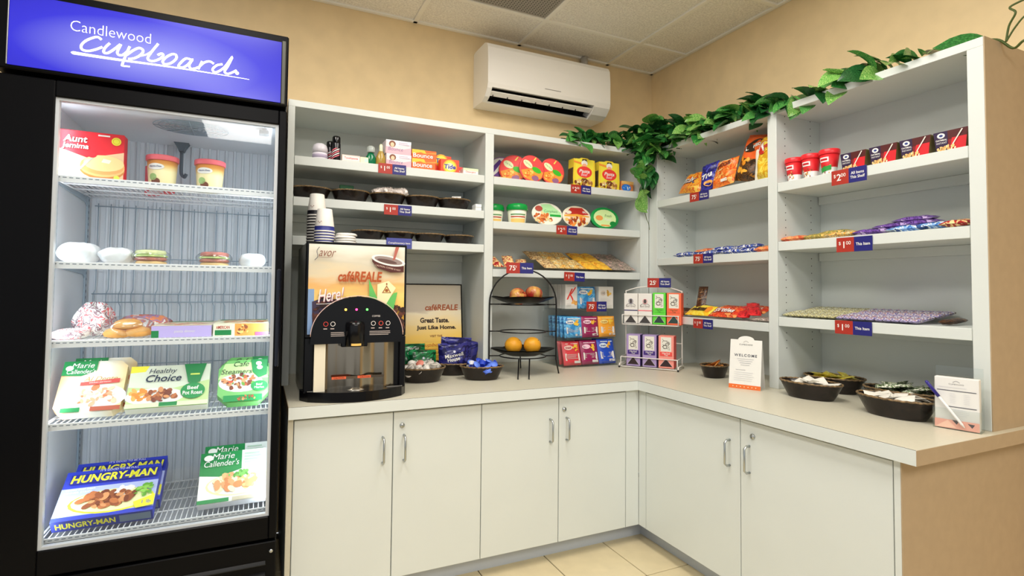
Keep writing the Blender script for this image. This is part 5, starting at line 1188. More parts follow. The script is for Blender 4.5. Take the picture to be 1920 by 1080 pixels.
MB().tube(catmull([(0.525, -1.105, S-0.005), (0.52, -1.115, S+0.04), (0.51, -1.135, S+0.07), (0.515, -1.12, S+0.095), (0.52, -1.16, S+0.105)], 6), 0.003, m_stem, 6).build('tendril', vine)
MB().tube(catmull([(0.525, -1.105, S-0.005), (0.52, -1.13, S+0.03), (0.515, -1.16, S+0.055), (0.52, -1.20, S+0.06)], 6), 0.0026, m_stem, 6).build('tendril', vine)
RL = random.Random(21); NL = 0
def leaf(pos, size, yaw, pitch, roll, k=None):
    """blade grows from pos along local +y; pitch lifts the tip"""
    global NL; NL += 1
    ca = math.cos(pitch); tip = Vector((pos[0]-math.sin(yaw)*ca*size, pos[1]+math.cos(yaw)*ca*size, pos[2]+size*math.sin(pitch)))
    if pos[2] > S-0.005 and pitch < 0.5:
        over = (tip.x > SR-0.02 and tip.y < SB) or tip.y > SB-0.02
        if over and tip.z < S+0.35*size: pitch = 0.32+0.3*RL.random(); pos = (pos[0], pos[1], max(pos[2], S+0.022)); roll *= 0.5
    me = LMS[RL.randrange(16) if k is None else k]
    o = bpy.data.objects.new('leaf', me); COL.objects.link(o); o.parent = vine
    o.rotation_mode = 'ZXY'; o.location = pos; o.rotation_euler = (pitch, roll, yaw); o.scale = (size,)*3
    return o
def along(y0, y1, n, x=0.462, zlo=0.0, zhi=0.05, size=(0.072, 0.105), out=0.03, front=0.65):
    for i in range(n):
        y = RL.uniform(y1, y0)
        d = Vector((-1 if RL.random() < front else 0.6, RL.uniform(-0.9, 0.9)))
        yaw = math.atan2(-d.x, d.y)
        leaf((x+RL.uniform(-out, out), y, S+RL.uniform(zlo, zhi)), RL.uniform(*size), yaw, RL.uniform(-0.2, 1.05), RL.uniform(-0.7, 0.7))
# back unit stretch
for i in range(34):
    x = RL.uniform(-0.08, 0.36); k = (x+0.12)/0.48
    d = Vector((RL.uniform(-0.9, 0.9), -1 if RL.random() < 0.65 else 0.5)); leaf((x, 0.462+RL.uniform(-0.02, 0.03), S+RL.uniform(0.004, 0.03+0.05*k)), RL.uniform(0.07, 0.105), math.atan2(-d.x, d.y), RL.uniform(-0.3, 0.8), RL.uniform(-0.7, 0.7))
leaf((-0.02, 0.455, S+0.01), 0.11, 0.9, 0.8, 0.4, 5); leaf((0.02, 0.455, S+0.01), 0.12, -0.7, 0.7, -0.5, 0); leaf((0.06, 0.455, S+0.01), 0.11, 0.4, 0.7, 0.5, 8); leaf((-0.09, 0.455, S+0.004), 0.06, 1.6, 0.1, 0.1, 12)
# corner cluster
for i in range(74):
    a = RL.random()*2*PI; q = math.sqrt(RL.random())
    p = (0.405+0.09*q*math.cos(a), 0.405+0.09*q*math.sin(a), S+RL.uniform(-0.05, 0.13))
    yaw = math.atan2(1, -1)+RL.uniform(-1.2, 1.2)
    leaf(p, RL.uniform(0.085, 0.125), yaw, RL.uniform(-0.9, 0.7), RL.uniform(-0.6, 0.6))
along(0.36, 0.05, 50, zhi=0.085, size=(0.075, 0.11)); along(0.05, -0.30, 50, zhi=0.06); along(-0.28, -0.46, 14, zhi=0.03); along(-0.46, -0.58, 7, zhi=0.02); along(-0.62, -0.78, 15, zhi=0.05, size=(0.085, 0.12)); along(-0.80, -0.93, 6, zhi=0.02, size=(0.05, 0.08))
for p in ((0.46, 0.20, 0.05), (0.46, 0.10, 0.03), (0.455, -0.05, 0.03), (0.46, -0.36, 0.02), (0.465, -0.385, 0.02), (0.46, -0.45, 0.01), (0.46, -0.66, 0.02), (0.465, -0.70, 0.02)):
    leaf((p[0], p[1], S+p[2]), RL.uniform(0.07, 0.095), RL.uniform(1.0, 2.2), RL.uniform(0.9, 1.3), RL.uniform(-0.4, 0.4))
leaf((0.465, -0.88, S+0.02), 0.085, 2.0, 0.9, 0.3, 4); leaf((0.47, -0.86, S+0.01), 0.08, 1.2, 0.2, 0.3, 0); leaf((0.49, -0.955, S+0.035), 0.15, 3.0, 0.40, -0.8, 1); leaf((0.52, -0.90, S+0.04), 0.12, 2.9, 0.30, -0.4, 12); leaf((0.465, -0.84, S+0.01), 0.10, 2.0, 0.9, 0.3, 8)
# hanging strand
for i in range(26):
    t_ = RL.random()**1.4; p = hang[int(t_*(len(hang)-6))]
    yaw = math.atan2(1, -1)+RL.uniform(-1.3, 1.3)
    leaf((p.x+RL.uniform(-0.03, 0.03), p.y+RL.uniform(-0.03, 0.0), p.z), RL.uniform(0.075, 0.10), yaw, RL.uniform(-1.5, -0.5), RL.uniform(-0.5, 0.5), RL.choice([4, 5, 6, 7, 8, 9, 10, 11]))
leaf((0.375, 0.395, 1.60), 0.10, 2.5, -1.3, 0.1, 8); leaf((0.355, 0.40, 1.85), 0.085, 1.75, -0.25, 0.1, 12); leaf((0.335, 0.40, 1.90), 0.075, 1.6, -0.15, 0.0, 0)

# inner foliage too dense to pick apart, joined as one part
fo = MB()
def inner(pos, size, yaw, pitch, roll):
    me = LMS[RL.choice([0, 1, 2, 3, 12, 13, 14, 15, 4, 5])]
    X = Matrix.Translation(pos) @ Matrix.Rotation(yaw, 4, 'Z') @ Matrix.Rotation(pitch, 4, 'X') @ Matrix.Rotation(roll, 4, 'Y') @ Matrix.Scale(size, 4)
    fo.X = X; fo.add([v.co for v in me.vertices], [tuple(p.vertices) for p in me.polygons], me.materials[0], True)
for i in range(70):
    a = RL.random()*2*PI; q = math.sqrt(RL.random())
    inner((0.425+0.085*q*math.cos(a), 0.425+0.085*q*math.sin(a), S+RL.uniform(0.01, 0.11)), RL.uniform(0.07, 0.10), RL.uniform(0, 6.28), RL.uniform(0.2, 1.0), RL.uniform(-0.5, 0.5))
for i in range(26):
    p = hang[int(RL.random()*len(hang)*0.62)]
    inner((p.x+RL.uniform(-0.02, 0.03), p.y-RL.uniform(0.0, 0.03), p.z+0.02), RL.uniform(0.07, 0.10), math.atan2(1, -1)+RL.uniform(-1.2, 1.2), RL.uniform(-1.4, -0.6), RL.uniform(-0.5, 0.5))
for i in range(70):
    y = RL.uniform(-0.34, 0.36); inner((0.475+RL.uniform(-0.02, 0.04), y, S+RL.uniform(0.012, 0.03+0.05*(y+0.34)/0.7)), RL.uniform(0.06, 0.09), RL.uniform(0, 6.28), RL.uniform(0.3, 1.0), RL.uniform(-0.5, 0.5))
for i in range(26):
    x = RL.uniform(0.0, 0.36); inner((x, 0.475+RL.uniform(-0.01, 0.04), S+RL.uniform(0.012, 0.03+0.05*x/0.36)), RL.uniform(0.06, 0.09), RL.uniform(0, 6.28), RL.uniform(0.3, 1.0), RL.uniform(-0.5, 0.5))
fo.X = Matrix(); fo = fo.build('inner_foliage', vine, recalc=False); fo['kind'] = 'stuff'
# ------------------------------------------------------------------ coffee machine
cm = thing('coffee_machine', 'black countertop coffee dispenser with a printed front panel', 'coffee machine', (-1.229, 0.08, H))
CW = 0.183            # half width
m_cb = M('#0b0b0e', 0.22, gain=1.0, spec=0.35)
MB().cbox(-CW, CW, 0.012, 0.42, 0.0, 0.572, m_cb, 0.006).build('housing', cm)
fb = MB(); fb.cbox(-CW, CW, 0.0, 0.012, 0.225, 0.572, m_cb, 0.003)
fb.cbox(-CW, -0.150, 0.0, 0.012, 0.03, 0.225, m_cb, 0.003); fb.cbox(0.160, CW, 0.0, 0.012, 0.03, 0.225, m_cb, 0.003); fb.build('front_frame', cm)
PX0, PX1, PZ0, PZ1 = -0.174, 0.174, 0.238, 0.563
pm = grad('coffee_poster', [(0.0, '#c8882c'), (0.22, '#e8b040'), (0.42, '#e8c070'), (0.55, '#d8a868'), (0.68, '#d0c0a0'), (0.80, '#c4bca8'), (1.0, '#dcd8cc')], 'Z', PZ0, PZ1, 0.25, gain=1.25, mix=0.35, scale=5, stretch=(1.2, 1, 5))
post = MB().box(PX0, PX1, -0.002, 0.0, PZ0, PZ1, pm).build('front_panel', cm, 'printed coffee advertisement panel')
p = PR(PX1-PX0, PZ1-PZ0, PX0, PZ0, -0.002)
p.g([(0, 0), (0.06, 0), (0.06, 0.5), (0, 0.5)], M('#7c98c0')); p.g([(0.05, 0.0), (0.22, 0.0), (0.45, 0.36), (0.36, 0.38), (0.14, 0.40), (0.04, 0.36)], M('#3c3048'))
bean = [M('#4c2820'), M('#38201c'), M('#2c1818'), M('#5c3428')]
p.blobs(0.18, 0.24, 0.13, 0.20, 70, bean, 0.022, 31); p.blobs(0.50, 0.37, 0.24, 0.04, 40, bean, 0.022, 32); p.blobs(0.92, 0.16, 0.08, 0.16, 36, bean, 0.03, 33)
lg = M('#5cac58'); p.g([(0.61, 0.62), (0.66, 0.50), (0.73, 0.33), (0.76, 0.28), (0.62, 0.32)], lg); p.g([(0.70, 0.28), (0.78, 0.33), (0.88, 0.46), (0.92, 0.47), (0.88, 0.28), (0.83, 0.20)], lg); p.g([(0.70, 0.36), (0.78, 0.30), (0.9, 0.52), (0.82, 0.60), (0.70, 0.56)], M('#e8d4a8'))
p.t('caféREALE', 0.52, 0.645, M('#a0481c'), hgt=0.120, wid=0.46, bold=0.03, shear=0.15)
p.g([(0.75, 0.46), (0.80, 0.55), (0.85, 0.46)], M('#8c5028')); p.g([(0.765, 0.468), (0.80, 0.53), (0.835, 0.468)], M('#e8c888')); p.e(0.80, 0.49, 0.018, 0.018, M('#8c5028')); p.e(0.80, 0.565, 0.008, 0.012, M('#8c5028'))
cupd = M('#4c2420')
p.g([(0.64, 0.875), (0.70, 0.82), (0.84, 0.78), (0.985, 0.78), (0.985, 0.705), (0.84, 0.70), (0.70, 0.75), (0.64, 0.82)], cupd); p.e(0.815, 0.838, 0.185, 0.058, WH, 28, -0.18); p.e(0.815, 0.838, 0.155, 0.040, M('#8c7c78'), 28, -0.18); p.e(0.80, 0.828, 0.11, 0.022, M('#5c4440'), 20, -0.18)
p.g([(0.89, 1.0), (0.93, 1.0), (0.885, 0.85), (0.86, 0.84)], M('#a45c50')); p.t('CAUTION, COFFEE IS HOT', 0.81, 0.752, M('#d8b8a8'), wid=0.28, ang=-0.2)
m_sv = M('#4c4c5c', gain=1.0); p.stroke([(0.10, 0.965), (0.075, 0.92), (0.085, 0.86), (0.055, 0.82)], m_sv, 0.002)
p.t('avor', 0.18, 0.895, M('#7c5040'), hgt=0.065, wid=0.17, shear=0.4); p.stroke([(0.09, 0.855), (0.17, 0.850), (0.23, 0.86)], M('#7c5040'), 0.0012)
p.t('Here!', 0.225, 0.435, M('#b07c88'), hgt=0.145, wid=0.275, bold=0.02, shear=0.42, ang=0.12); p.t('Here!', 0.222, 0.440, M('#f4ece8', gain=1.0), hgt=0.14, wid=0.27, bold=0.005, shear=0.42, ang=0.12); p.stroke([(0.08, 0.335), (0.2, 0.34), (0.33, 0.37)], WH, 0.0018)
p.done(post)
# arched control panel
arc = [(0.163*math.cos(a), 0.232+0.142*math.sin(a)) for a in [PI*k/36 for k in range(37)]]
ctl = MB().prism([(-0.166, 0.205)]+[(-x, z) for x, z in arc]+[(0.166, 0.205)], -0.030, 0.004, m_cb, 'y').build('control_panel', cm, 'glossy black arched control panel')
MB().tube([(-x*1.012, -0.029, 0.232+(z-0.232)*1.02) for x, z in arc], 0.0013, M('#d8b8b0', 0.3), 6).build('trim', ctl, 'thin pale trim line')
p = PR(0.332, 0.169, -0.166, 0.205, -0.030)
for u, c in ((0.157, '#c83c34'), (0.230, '#d8d0cc'), (0.661, '#d8d0cc'), (0.745, '#d85040'), (0.824, '#d8d0cc')):
    p.ring(u, 0.42, 0.0085, 0.0018, M(c)); p.lines(u-0.025, u+0.025, 0.31, 0.03, 1, 0.018, M('#b8a8a4'))
p.t('COFFEE', 0.69, 0.58, M('#c8c0bc'), wid=0.09); p.lines(0.21, 0.36, 0.23, 0.035, 3, 0.014, M('#a89c98'), 5); p.lines(0.62, 0.86, 0.24, 0.035, 3, 0.014, M('#a89c98'), 6); p.done(ctl, 'button_print')
for x, c in ((-0.046, '#f0a030'), (-0.008, '#ff2858'), (0.030, '#3cc83c')):
    b = MB(); b.X = Matrix.Translation((x, -0.030, 0.327)) @ Matrix.Rotation(PI/2, 4, 'X'); b.lathe([(0.0042, 0), (0.004, 0.002), (0.002, 0.0035), (1e-6, 0.004)], M(c, 0.3, gain=1.0, emit=9.0), 12)
    b.build('indicator_light', ctl)
# spout
b = MB(); b.X = Matrix.Translation((-0.012, -0.034, 0.195)); b.lathe([(0.030, 0), (0.033, 0.002), (0.034, 0.075), (0.031, 0.086), (0.016, 0.092), (1e-6, 0.092)], m_cb, 28).build('spout', cm)
MB().cbox(-0.060, 0.035, -0.028, 0.02, 0.192, 0.212, m_cb, 0.003).build('spout_bracket', cm)
b = MB(); vs = []
for i in range(9):
    a = -PI/2-0.55+1.1*i/8
    for z in (0.199, 0.207): vs.append((-0.012+0.0335*math.cos(a), -0.034+0.0335*math.sin(a), z))
b.add(vs, [(2*i, 2*i+2, 2*i+3, 2*i+1) for i in range(8)], M('#d8b060')); b.build('spout_label', cm, recalc=False)
# curved steel back of the dispensing bay
m_ss = M('#9c9282', 0.16, metal=1.0, gain=1.0)
MB().grid(lambda u, v: (-0.150+0.310*u, 0.010-0.028*math.sin(PI*u)**2+0.007*math.cos(6*PI*u), 0.036+0.190*v), 32, 2, m_ss).build('steel_panel', cm, 'curved brushed steel panel')
MB().box(-0.150, -0.112, -0.022, 0.0, 0.034, 0.224, M('#d8d0bc', 0.35)).build('side_panel', cm, 'cream side of the dispensing bay')
p = PR(0.2, 0.02, -0.10, 0.072, -0.030); p.r(0.05, 0.3, 0.30, 0.75, M('#d05c38')); p.t('CAUTION', 0.175, 0.52, BK, hgt=0.28); p.r(0.30, 0.3, 0.5, 0.75, M('#4c4034')); p.r(0.5, 0.3, 0.74, 0.75, M('#d05c38')); p.t('CAUTION', 0.63, 0.52, BK, hgt=0.28); p.r(0.74, 0.3, 0.98, 0.75, M('#3c342c')); p.done(cm, 'warning_label')
# drip tray with bowed front
tr = [(-0.192, 0.06)]+[(-0.192+0.384*k/16, 0.012-0.085*math.sin(PI*k/16)**0.8+(0.02 if k in (0, 16) else 0)) for k in range(17)]+[(0.192, 0.06)]
MB().prism(tr, 0.0, 0.036, m_cb, 'z').build('drip_tray', cm)
b = MB(); b.X = Matrix.Translation((-0.005, -0.030, 0.0362)); b.lathe([(0.030, 0), (0.030, 0.0015), (0.024, 0.0015), (0.024, 0.0002)], M('#c8c4bc', 0.25, metal=0.8, gain=1.0), 32, 1, 0.55).build('drip_ring', cm)
for x in (-0.14, 0.14):
    b = MB(); b.box(x-0.03, x+0.03, -0.012, -0.008, 0.0362, 0.038, M('#b8b4ac', 0.3, metal=0.8, gain=1.0)); b.build('tray_clip', cm)
# paper cups and lids stacked on the machine
ZCUP = H+0.5725
m_cup = M('#ece8e0', 0.5, gain=1.0); m_cbl = M('#242c74', 0.5); m_lid = M('#eeeae2', 0.35, gain=1.0)
def cup_stack(label, loc, n, blu, pitch=0.0085):
    t = thing('cup_stack', label, 'paper cups', loc)
    for k in range(n):
        q = MB(); q.X = Matrix.Translation((0, 0, k*pitch))
        top = 0.088
        m2 = blu
        q.lathe([(0.0365, 0), (0.0385, 0.002), (0.0385, 0.0045), (0.0365, 0.006), (0.0355, 0.022), (0.0265, top), (0.0245, top+0.001), (1e-6, top-0.004)], [m_cup, m_cup, m_cup, m2, m_cup, m_cup, m_cup], 28).build('cup', t)
    b = MB(); vs = []
    for i in range(7):
        a = -PI/2-0.9+0.5*i/6; z = (n-1)*pitch+0.035+0.004*math.sin(i*1.5); r = 0.0355-(z-(n-1)*pitch-0.022)/0.066*0.009+0.0006
        vs += [(r*math.cos(a), r*math.sin(a), z), (r*math.cos(a), r*math.sin(a), z+0.003)]
    b.add(vs, [(2*i, 2*i+2, 2*i+3, 2*i+1) for i in range(6)], M('#a88c80')); b.build('logo', t, recalc=False)
    return t
cup_stack('short stack of upturned white cups with blue rims', (-1.342, 0.175, ZCUP), 5, m_cbl, 0.0105); cup_stack('tall stack of upturned white cups with dark rims', (-1.362, 0.27, ZCUP), 11, M('#14141c', gain=1.0), 0.0112)
t = thing('lid_stack', 'stack of white plastic cup lids on the coffee machine', 'cup lids', (-1.258, 0.225, ZCUP))
for k in range(5):
    q = MB(); q.X = Matrix.Translation((0.004*math.sin(k*2), 0, k*0.009)); q.lathe([(0.040, 0), (0.0415, 0.002), (0.0415, 0.006), (0.039, 0.008), (0.035, 0.011), (0.033, 0.009), (1e-6, 0.009)], m_lid, 28).build('lid', t)
t = thing('lid_stack', 'low pile of white lids in front of the lid stack', 'cup lids', (-1.268, 0.14, ZCUP))
for k in range(3):
    q = MB(); q.X = Matrix.Translation((0.005*math.sin(k*3), 0, k*0.009)); q.lathe([(0.036, 0), (0.0375, 0.002), (0.0375, 0.006), (0.035, 0.008), (0.031, 0.011), (0.029, 0.009), (1e-6, 0.009)], m_lid, 28).build('lid', t)
# framed sign
fs = thing('framed_sign', 'black framed coffee advertisement leaning against the shelf back', 'framed sign', (-0.77, 0.600, H), 0.0, -0.10)
m_sgn = grad('sign_print', [(0.0, '#d8a838'), (0.3, '#e8bc50'), (0.5, '#dcc080'), (0.68, '#d8ccb0'), (0.72, '#b0a494'), (1.0, '#b4aa98')], 'Z', 0.02, 0.41, 0.3, gain=1.2, mix=0.25, scale=5, stretch=(1, 1, 5))
FWD, FH = 0.30, 0.425
MB().box(-FWD/2, FWD/2, 0, 0.010, 0, FH, m_sgn).build('poster', fs)
b = MB(); b.cbox(-FWD/2-0.006, -FWD/2, -0.004, 0.014, -0.0, FH+0.006, m_cb); fb = b
for a in ((FWD/2, FWD/2+0.006, 0, FH+0.006),): b.cbox(a[0], a[1], -0.004, 0.014, a[2], a[3], m_cb)
b.cbox(-FWD/2, FWD/2, -0.004, 0.014, FH, FH+0.006, m_cb).cbox(-FWD/2, FWD/2, -0.004, 0.014, 0, 0.006, m_cb).build('frame', fs)
p = PR(FWD, FH, -FWD/2, 0, 0.0); dkb = M('#2c1c18', gain=1.0)
p.t('caféREALE', 0.655, 0.735, M('#8c4420'), hgt=0.072, wid=0.58, bold=0.03, shear=0.12); p.t('Great Taste.', 0.53, 0.585, dkb, hgt=0.060, wid=0.50, bold=0.04); p.t('Just Like Home.', 0.56, 0.495, dkb, hgt=0.060, wid=0.68, bold=0.04)
p.t('VISIT THE', 0.55, 0.40, M('#7c4828'), hgt=0.026, bold=0.02); p.t('Candlewood', 0.42, 0.345, M('#e0b868'), hgt=0.022); p.t('Cupboard', 0.52, 0.295, M('#b86c30'), hgt=0.05, wid=0.48, shear=0.35); p.stroke([(0.25, 0.255), (0.5, 0.25), (0.8, 0.245)], M('#b86c30'), 0.0015); p.t('FOR COMPLIMENTARY', 0.55, 0.21, dkb, hgt=0.024); p.t('HOT COFFEE', 0.55, 0.165, dkb, hgt=0.024)
p.done(fs)

# ------------------------------------------------------------------ baskets and coffee packs on the counter
ZW = H
def place(c, rx, ry, rz): return (c[0], c[1], ZW+0.0008)
G = 'dark oval baskets on the back counter'
basket('dark oval basket of white creamers beside the coffee machine', (-0.905, 0.345, ZW+.0005), 0.105, 0.085, 0.062, -0.2, G); basket('dark oval basket holding the coffee packs', (-0.715, 0.475, ZW+.0005), 0.105, 0.075, 0.056, -0.3, G); basket('dark oval basket of blue creamers in front of the coffee packs', (-0.640, 0.295, ZW+.0005), 0.098, 0.062, 0.060, -0.3, G)
def creamer_mesh(kind, cols):
    b = MB(); b.lathe([(0.0125, 0), (0.013, 0.001), (0.0155, 0.016), (0.0175, 0.017), (0.0175, 0.0182), (1e-6, 0.0184)], cols, 18); return b.mesh('creamer')
cw = creamer_mesh('w', [M('#f0ece4', gain=1.0)]*4+[M('#e8dcd0', gain=1.0)]); cp = creamer_mesh('p', [M('#f0ece4', gain=1.0)]*4+[M('#e88878')]); cb = creamer_mesh('b', [M('#f0f0f4', gain=1.0)]*3+[M('#2844b8')]*2); cb2 = creamer_mesh('b2', [M('#2844b8')]*4+[M('#5c7cdc')])
fill('creamer_cup', cw, 'white creamer cup in the basket beside the coffee machine', 'creamer', 'white creamers', (-0.905, 0.345, ZW), 0.10, 0.08, 0.030, 0.062, 26, 5, -0.2, 0.9, 0.80)
fill('creamer_cup', cp, 'white creamer cup with pink foil among the white ones', 'creamer', 'pink foil creamers', (-0.905, 0.345, ZW), 0.10, 0.08, 0.056, 0.066, 3, 8, -0.2, 1.4, 0.6)
fill('creamer_cup', cb2, 'bright blue creamer cup in the front basket', 'creamer', 'blue creamers', (-0.640, 0.295, ZW), 0.092, 0.058, 0.034, 0.066, 20, 6, -0.3, 1.3, 0.84)
fill('creamer_cup', cb, 'white creamer cup with blue foil in the front basket', 'creamer', 'white creamers with blue foil', (-0.640, 0.295, ZW), 0.092, 0.058, 0.05, 0.066, 6, 9, -0.3, 1.3, 0.7)
m_nav = patchy('navy_foil', ['#1c1c5c', '#28286c', '#141444', '#34347c'], 18, 0.22); m_gfo = patchy('green_foil', ['#0c5c30', '#147440', '#083c20', '#1c7c48'], 18, 0.22)
def mh(p): p.e(0.52, 0.62, 0.04, 0.05, M('#c8c8dc')); p.t('Maxwell', 0.5, 0.48, WH, hgt=0.15, wid=0.62, bold=0.01, ang=0.12); p.t('House', 0.48, 0.32, WH, hgt=0.15, wid=0.42, bold=0.01, ang=0.12)
G = 'foil coffee packs'
pouch('navy coffee pack standing at the front of the basket', 0.14, 0.115, 0.035, m_nav, (-0.722, 0.435, ZW+0.035), -0.15, 0.12, mh, 41, 'coffee pack', G, 'coffee_pack', ry=-0.05)
pouch('navy coffee pack directly behind the front one', 0.15, 0.135, 0.035, m_nav, (-0.700, 0.480, ZW+0.035), -0.1, 0.12, mh, 42, 'coffee pack', G, 'coffee_pack', ry=0.06)
pouch('navy coffee pack sticking out to the right', 0.13, 0.11, 0.03, m_nav, (-0.655, 0.510, ZW+0.037), -0.2, 0.15, None, 43, 'coffee pack', G, 'coffee_pack', ry=0.22)
pouch('green coffee pack behind the white creamers', 0.13, 0.110, 0.035, m_gfo, (-0.870, 0.455, ZW+0.012), -0.05, 0.22, mh, 44, 'coffee pack', G, 'coffee_pack', ry=0.04)
pouch('green decaf coffee pack at the back of the pair', 0.13, 0.135, 0.03, m_gfo, (-0.905, 0.510, ZW+0.012), -0.05, 0.15, lambda p: (p.t('DECAF', 0.55, 0.80, WH, hgt=0.09, bold=0.01), p.t('COFFEE', 0.55, 0.66, WH, hgt=0.09, bold=0.01)), 45, 'coffee pack', G, 'coffee_pack')

# ------------------------------------------------------------------ tiered fruit stand
m_wi = M('#0c0c0c', 0.35, gain=1.0)
fst = thing('fruit_stand', 'black wire two-tier fruit stand with an arched frame', 'fruit stand', (-0.395, 0.372, H), math.radians(-20))
AW = 0.163
arch = [(-AW-0.008, 0, 0.0), (-AW, 0, 0.07), (-AW, 0, 0.15), (-AW, 0, 0.33)]+[(-AW*math.cos(a), 0, 0.338+0.164*math.sin(a)) for a in [PI*k/20 for k in range(1, 20)]]+[(AW, 0, 0.33), (AW, 0, 0.15), (AW, 0, 0.07), (AW+0.014, 0, 0.0)]
MB().tube(arch, 0.0036, m_wi, 8).build('arch', fst)
for z in (0.333, 0.203, 0.085):
    MB().tube([(0.112*math.cos(2*PI*k/32), 0.112*math.sin(2*PI*k/32), z) for k in range(32)], 0.003, m_wi, 6, closed=True).build('ring', fst)
    for sx in (-1, 1): MB().tube([(sx*AW, 0, z), (sx*0.110, 0, z)], 0.003, m_wi, 6).build('crossbar', fst)
for sy, sx in ((-1, 0.02), (-1, -0.03), (1, 0.0)): 
    MB().tube([(sx, sy*0.105, 0.085), (sx+0.01*sy, sy*0.165, 0.004), (sx+0.01*sy, sy*0.172, 0.0)], 0.0032, m_wi, 6).build('leg', fst)
def plate(z):
    """dished square plate with turned-up corners"""
    b = MB(); N = 40
    def rr(a): c, s_ = abs(math.cos(a)), abs(math.sin(a)); return 1.0/((c**1.25+s_**1.25)**(1/1.25))
    def f(u, v):
        a = 2*PI*u; r = v*0.158*(1+(rr(a)-1)*v); return (r*math.cos(a), r*math.sin(a), z+0.026*max(0, v-0.45)**1.3/0.46+0.006*v*v*abs(math.cos(2*a)))
    b.grid(f, N, 8, m_wi, True, cu=True); b.grid(lambda u, v: tuple(Vector(f(u, v))-Vector((0, 0, 0.004))), N, 8, m_wi, True, cu=True)
    return b.build('plate', fst)
plate(0.341); plate(0.092)
def fruit_pos(dx, dy, z):
    a = math.radians(-20); return (-0.395+dx*math.cos(a)-dy*math.sin(a), 0.372+dx*math.sin(a)+dy*math.cos(a), z)
def apple_mat():
    m, nt, bs = new_mat('apple_skin'); tc = nt.nodes.new('ShaderNodeTexCoord'); n = nt.nodes.new('ShaderNodeTexNoise'); n.inputs['Scale'].default_value = 18; n.inputs['Detail'].default_value = 4
    mp = nt.nodes.new('ShaderNodeMapping'); mp.inputs['Scale'].default_value = (1.6, 1.6, 0.5); nt.links.new(tc.outputs['Object'], mp.inputs[0]); nt.links.new(mp.outputs[0], n.inputs['Vector'])
    r = nt.nodes.new('ShaderNodeValToRGB'); r.color_ramp.elements[0].position = 0.36; r.color_ramp.elements[0].color = lin('#d8a858')+[1]; r.color_ramp.elements[1].position = 0.55; r.color_ramp.elements[1].color = lin('#a42c24')+[1]
    nt.links.new(n.outputs['Fac'], r.inputs[0]); nt.links.new(r.outputs[0], bs.inputs['Base Color']); bs.inputs['Roughness'].default_value = 0.25
    return m
m_app = apple_mat()
def apple(label, loc, rot):
    t = thing('apple', label, 'apple', loc, group='apples on the upper plate'); t.rotation_euler = rot
    R_ = 0.041; prof = []
    for k in range(17):
        a = PI*k/16; r = R_*math.sin(a)**0.9*(1+0.06*math.sin(a)); z = R_*(-math.cos(a))*0.92
        if k > 12: z -= 0.010*((k-12)/4)**2*1.0
        if k < 3: z += 0.006*((3-k)/3)
        prof.append((max(r, 1e-6), z+0.039))
    MB().lathe(prof, m_app, 28, wob=lambda a, j: 1+0.02*math.cos(5*a)*(j < 5)).build('flesh', t)
    MB().tube([(0, 0, 0.064), (0.002, 0, 0.075), (0.005, 0.001, 0.082)], 0.0014, M('#4c3420'), 6).build('stalk', t)
apple('red and yellow apple on the left of the upper plate', fruit_pos(-0.050, -0.01, H+0.348), (0.9, 0.2, 0.3)); apple('red apple on the right of the upper plate', fruit_pos(0.046, 0.0, H+0.348), (0.2, 0.3, 1.2))
for i, dx in enumerate((-0.046, 0.046)):
    t = thing('orange', ['orange on the left of the lower plate', 'orange on the right of the lower plate'][i], 'orange', fruit_pos(dx, -0.005, H+0.096), group='oranges on the lower plate')
    MB().lathe([(max(1e-6, 0.042*math.sin(PI*k/14)), 0.040*(1-math.cos(PI*k/14))) for k in range(15)], M('#eca028', 0.4, gain=1.2, noise=0.06, scale=30, bump=0.5), 28).build('peel', t)
    b = MB(); b.X = Matrix.Translation((0.018, -0.026, 0.066)) @ Matrix.Rotation(0.8, 4, 'X'); b.lathe([(0.003, 0), (1e-6, 0.001)], M('#5c5020'), 8).build('stem_scar', t)
price_tag('seventy-five cent tag clipped on top of the fruit stand', (-0.425, 0.350, 1.238), math.radians(-12), price=('', '75', '¢'), text=('This Item',), w=0.134, h=0.052)

# ------------------------------------------------------------------ clear cracker rack
ck = thing('acrylic_rack', 'clear acrylic three-tier rack holding cracker packs', 'display rack', (0.06, 0.0, H))
MB().box(-0.175, 0.165, 0.445, 0.68, 0.0, 0.004, m_acryl).build('base', ck)
for x in (-0.175, 0.162):
    MB().prism([(0.445, 0.0), (0.68, 0.0), (0.70, 0.42), (0.60, 0.42), (0.50, 0.20)], x, x+0.003, m_acryl, 'x').build('side', ck)
TIER = [(0.448, 0.006), (0.470, 0.148), (0.500, 0.302)]
for y, z in TIER:
    MB().box(-0.172, 0.162, y, y+0.20, z-0.004, z, m_acryl).build('tier', ck); MB().box(-0.172, 0.162, y-0.003, y, z-0.004, z+0.022, m_acryl).build('front_lip', ck)
def cracker_pr(dark, badge, seed):
    def f(p):
        p.r(0.10, 0.18, 0.90, 0.48, M('#ece8e0', gain=1.0)); p.lines(0.16, 0.82, 0.42, 0.055, 4, 0.018, M('#b8b4b0'), seed); p.r(0.55, 0.06, 0.92, 0.16, M('#e0dcd8', gain=1.0)); p.blobs(0.68, 0.70, 0.16, 0.10, 8, [M('#f0b840'), M('#e89c30')], 0.07, seed); p.e(0.30, 0.72, 0.22, 0.10, badge); p.t('Snack', 0.30, 0.72, dark, wid=0.32, bold=0.02); p.r(0.15, 0.86, 0.85, 0.90, badge)
    return f
m_cbl = patchy('cracker_blue', ['#2c7cb8', '#4898cc', '#60acd8', '#2468a4'], 22); m_cma = M('#8c2050', 0.3); m_cor = M('#e09830', 0.3); m_crd = M('#c83c44', 0.3); m_cnv = M('#2448b0', 0.3)
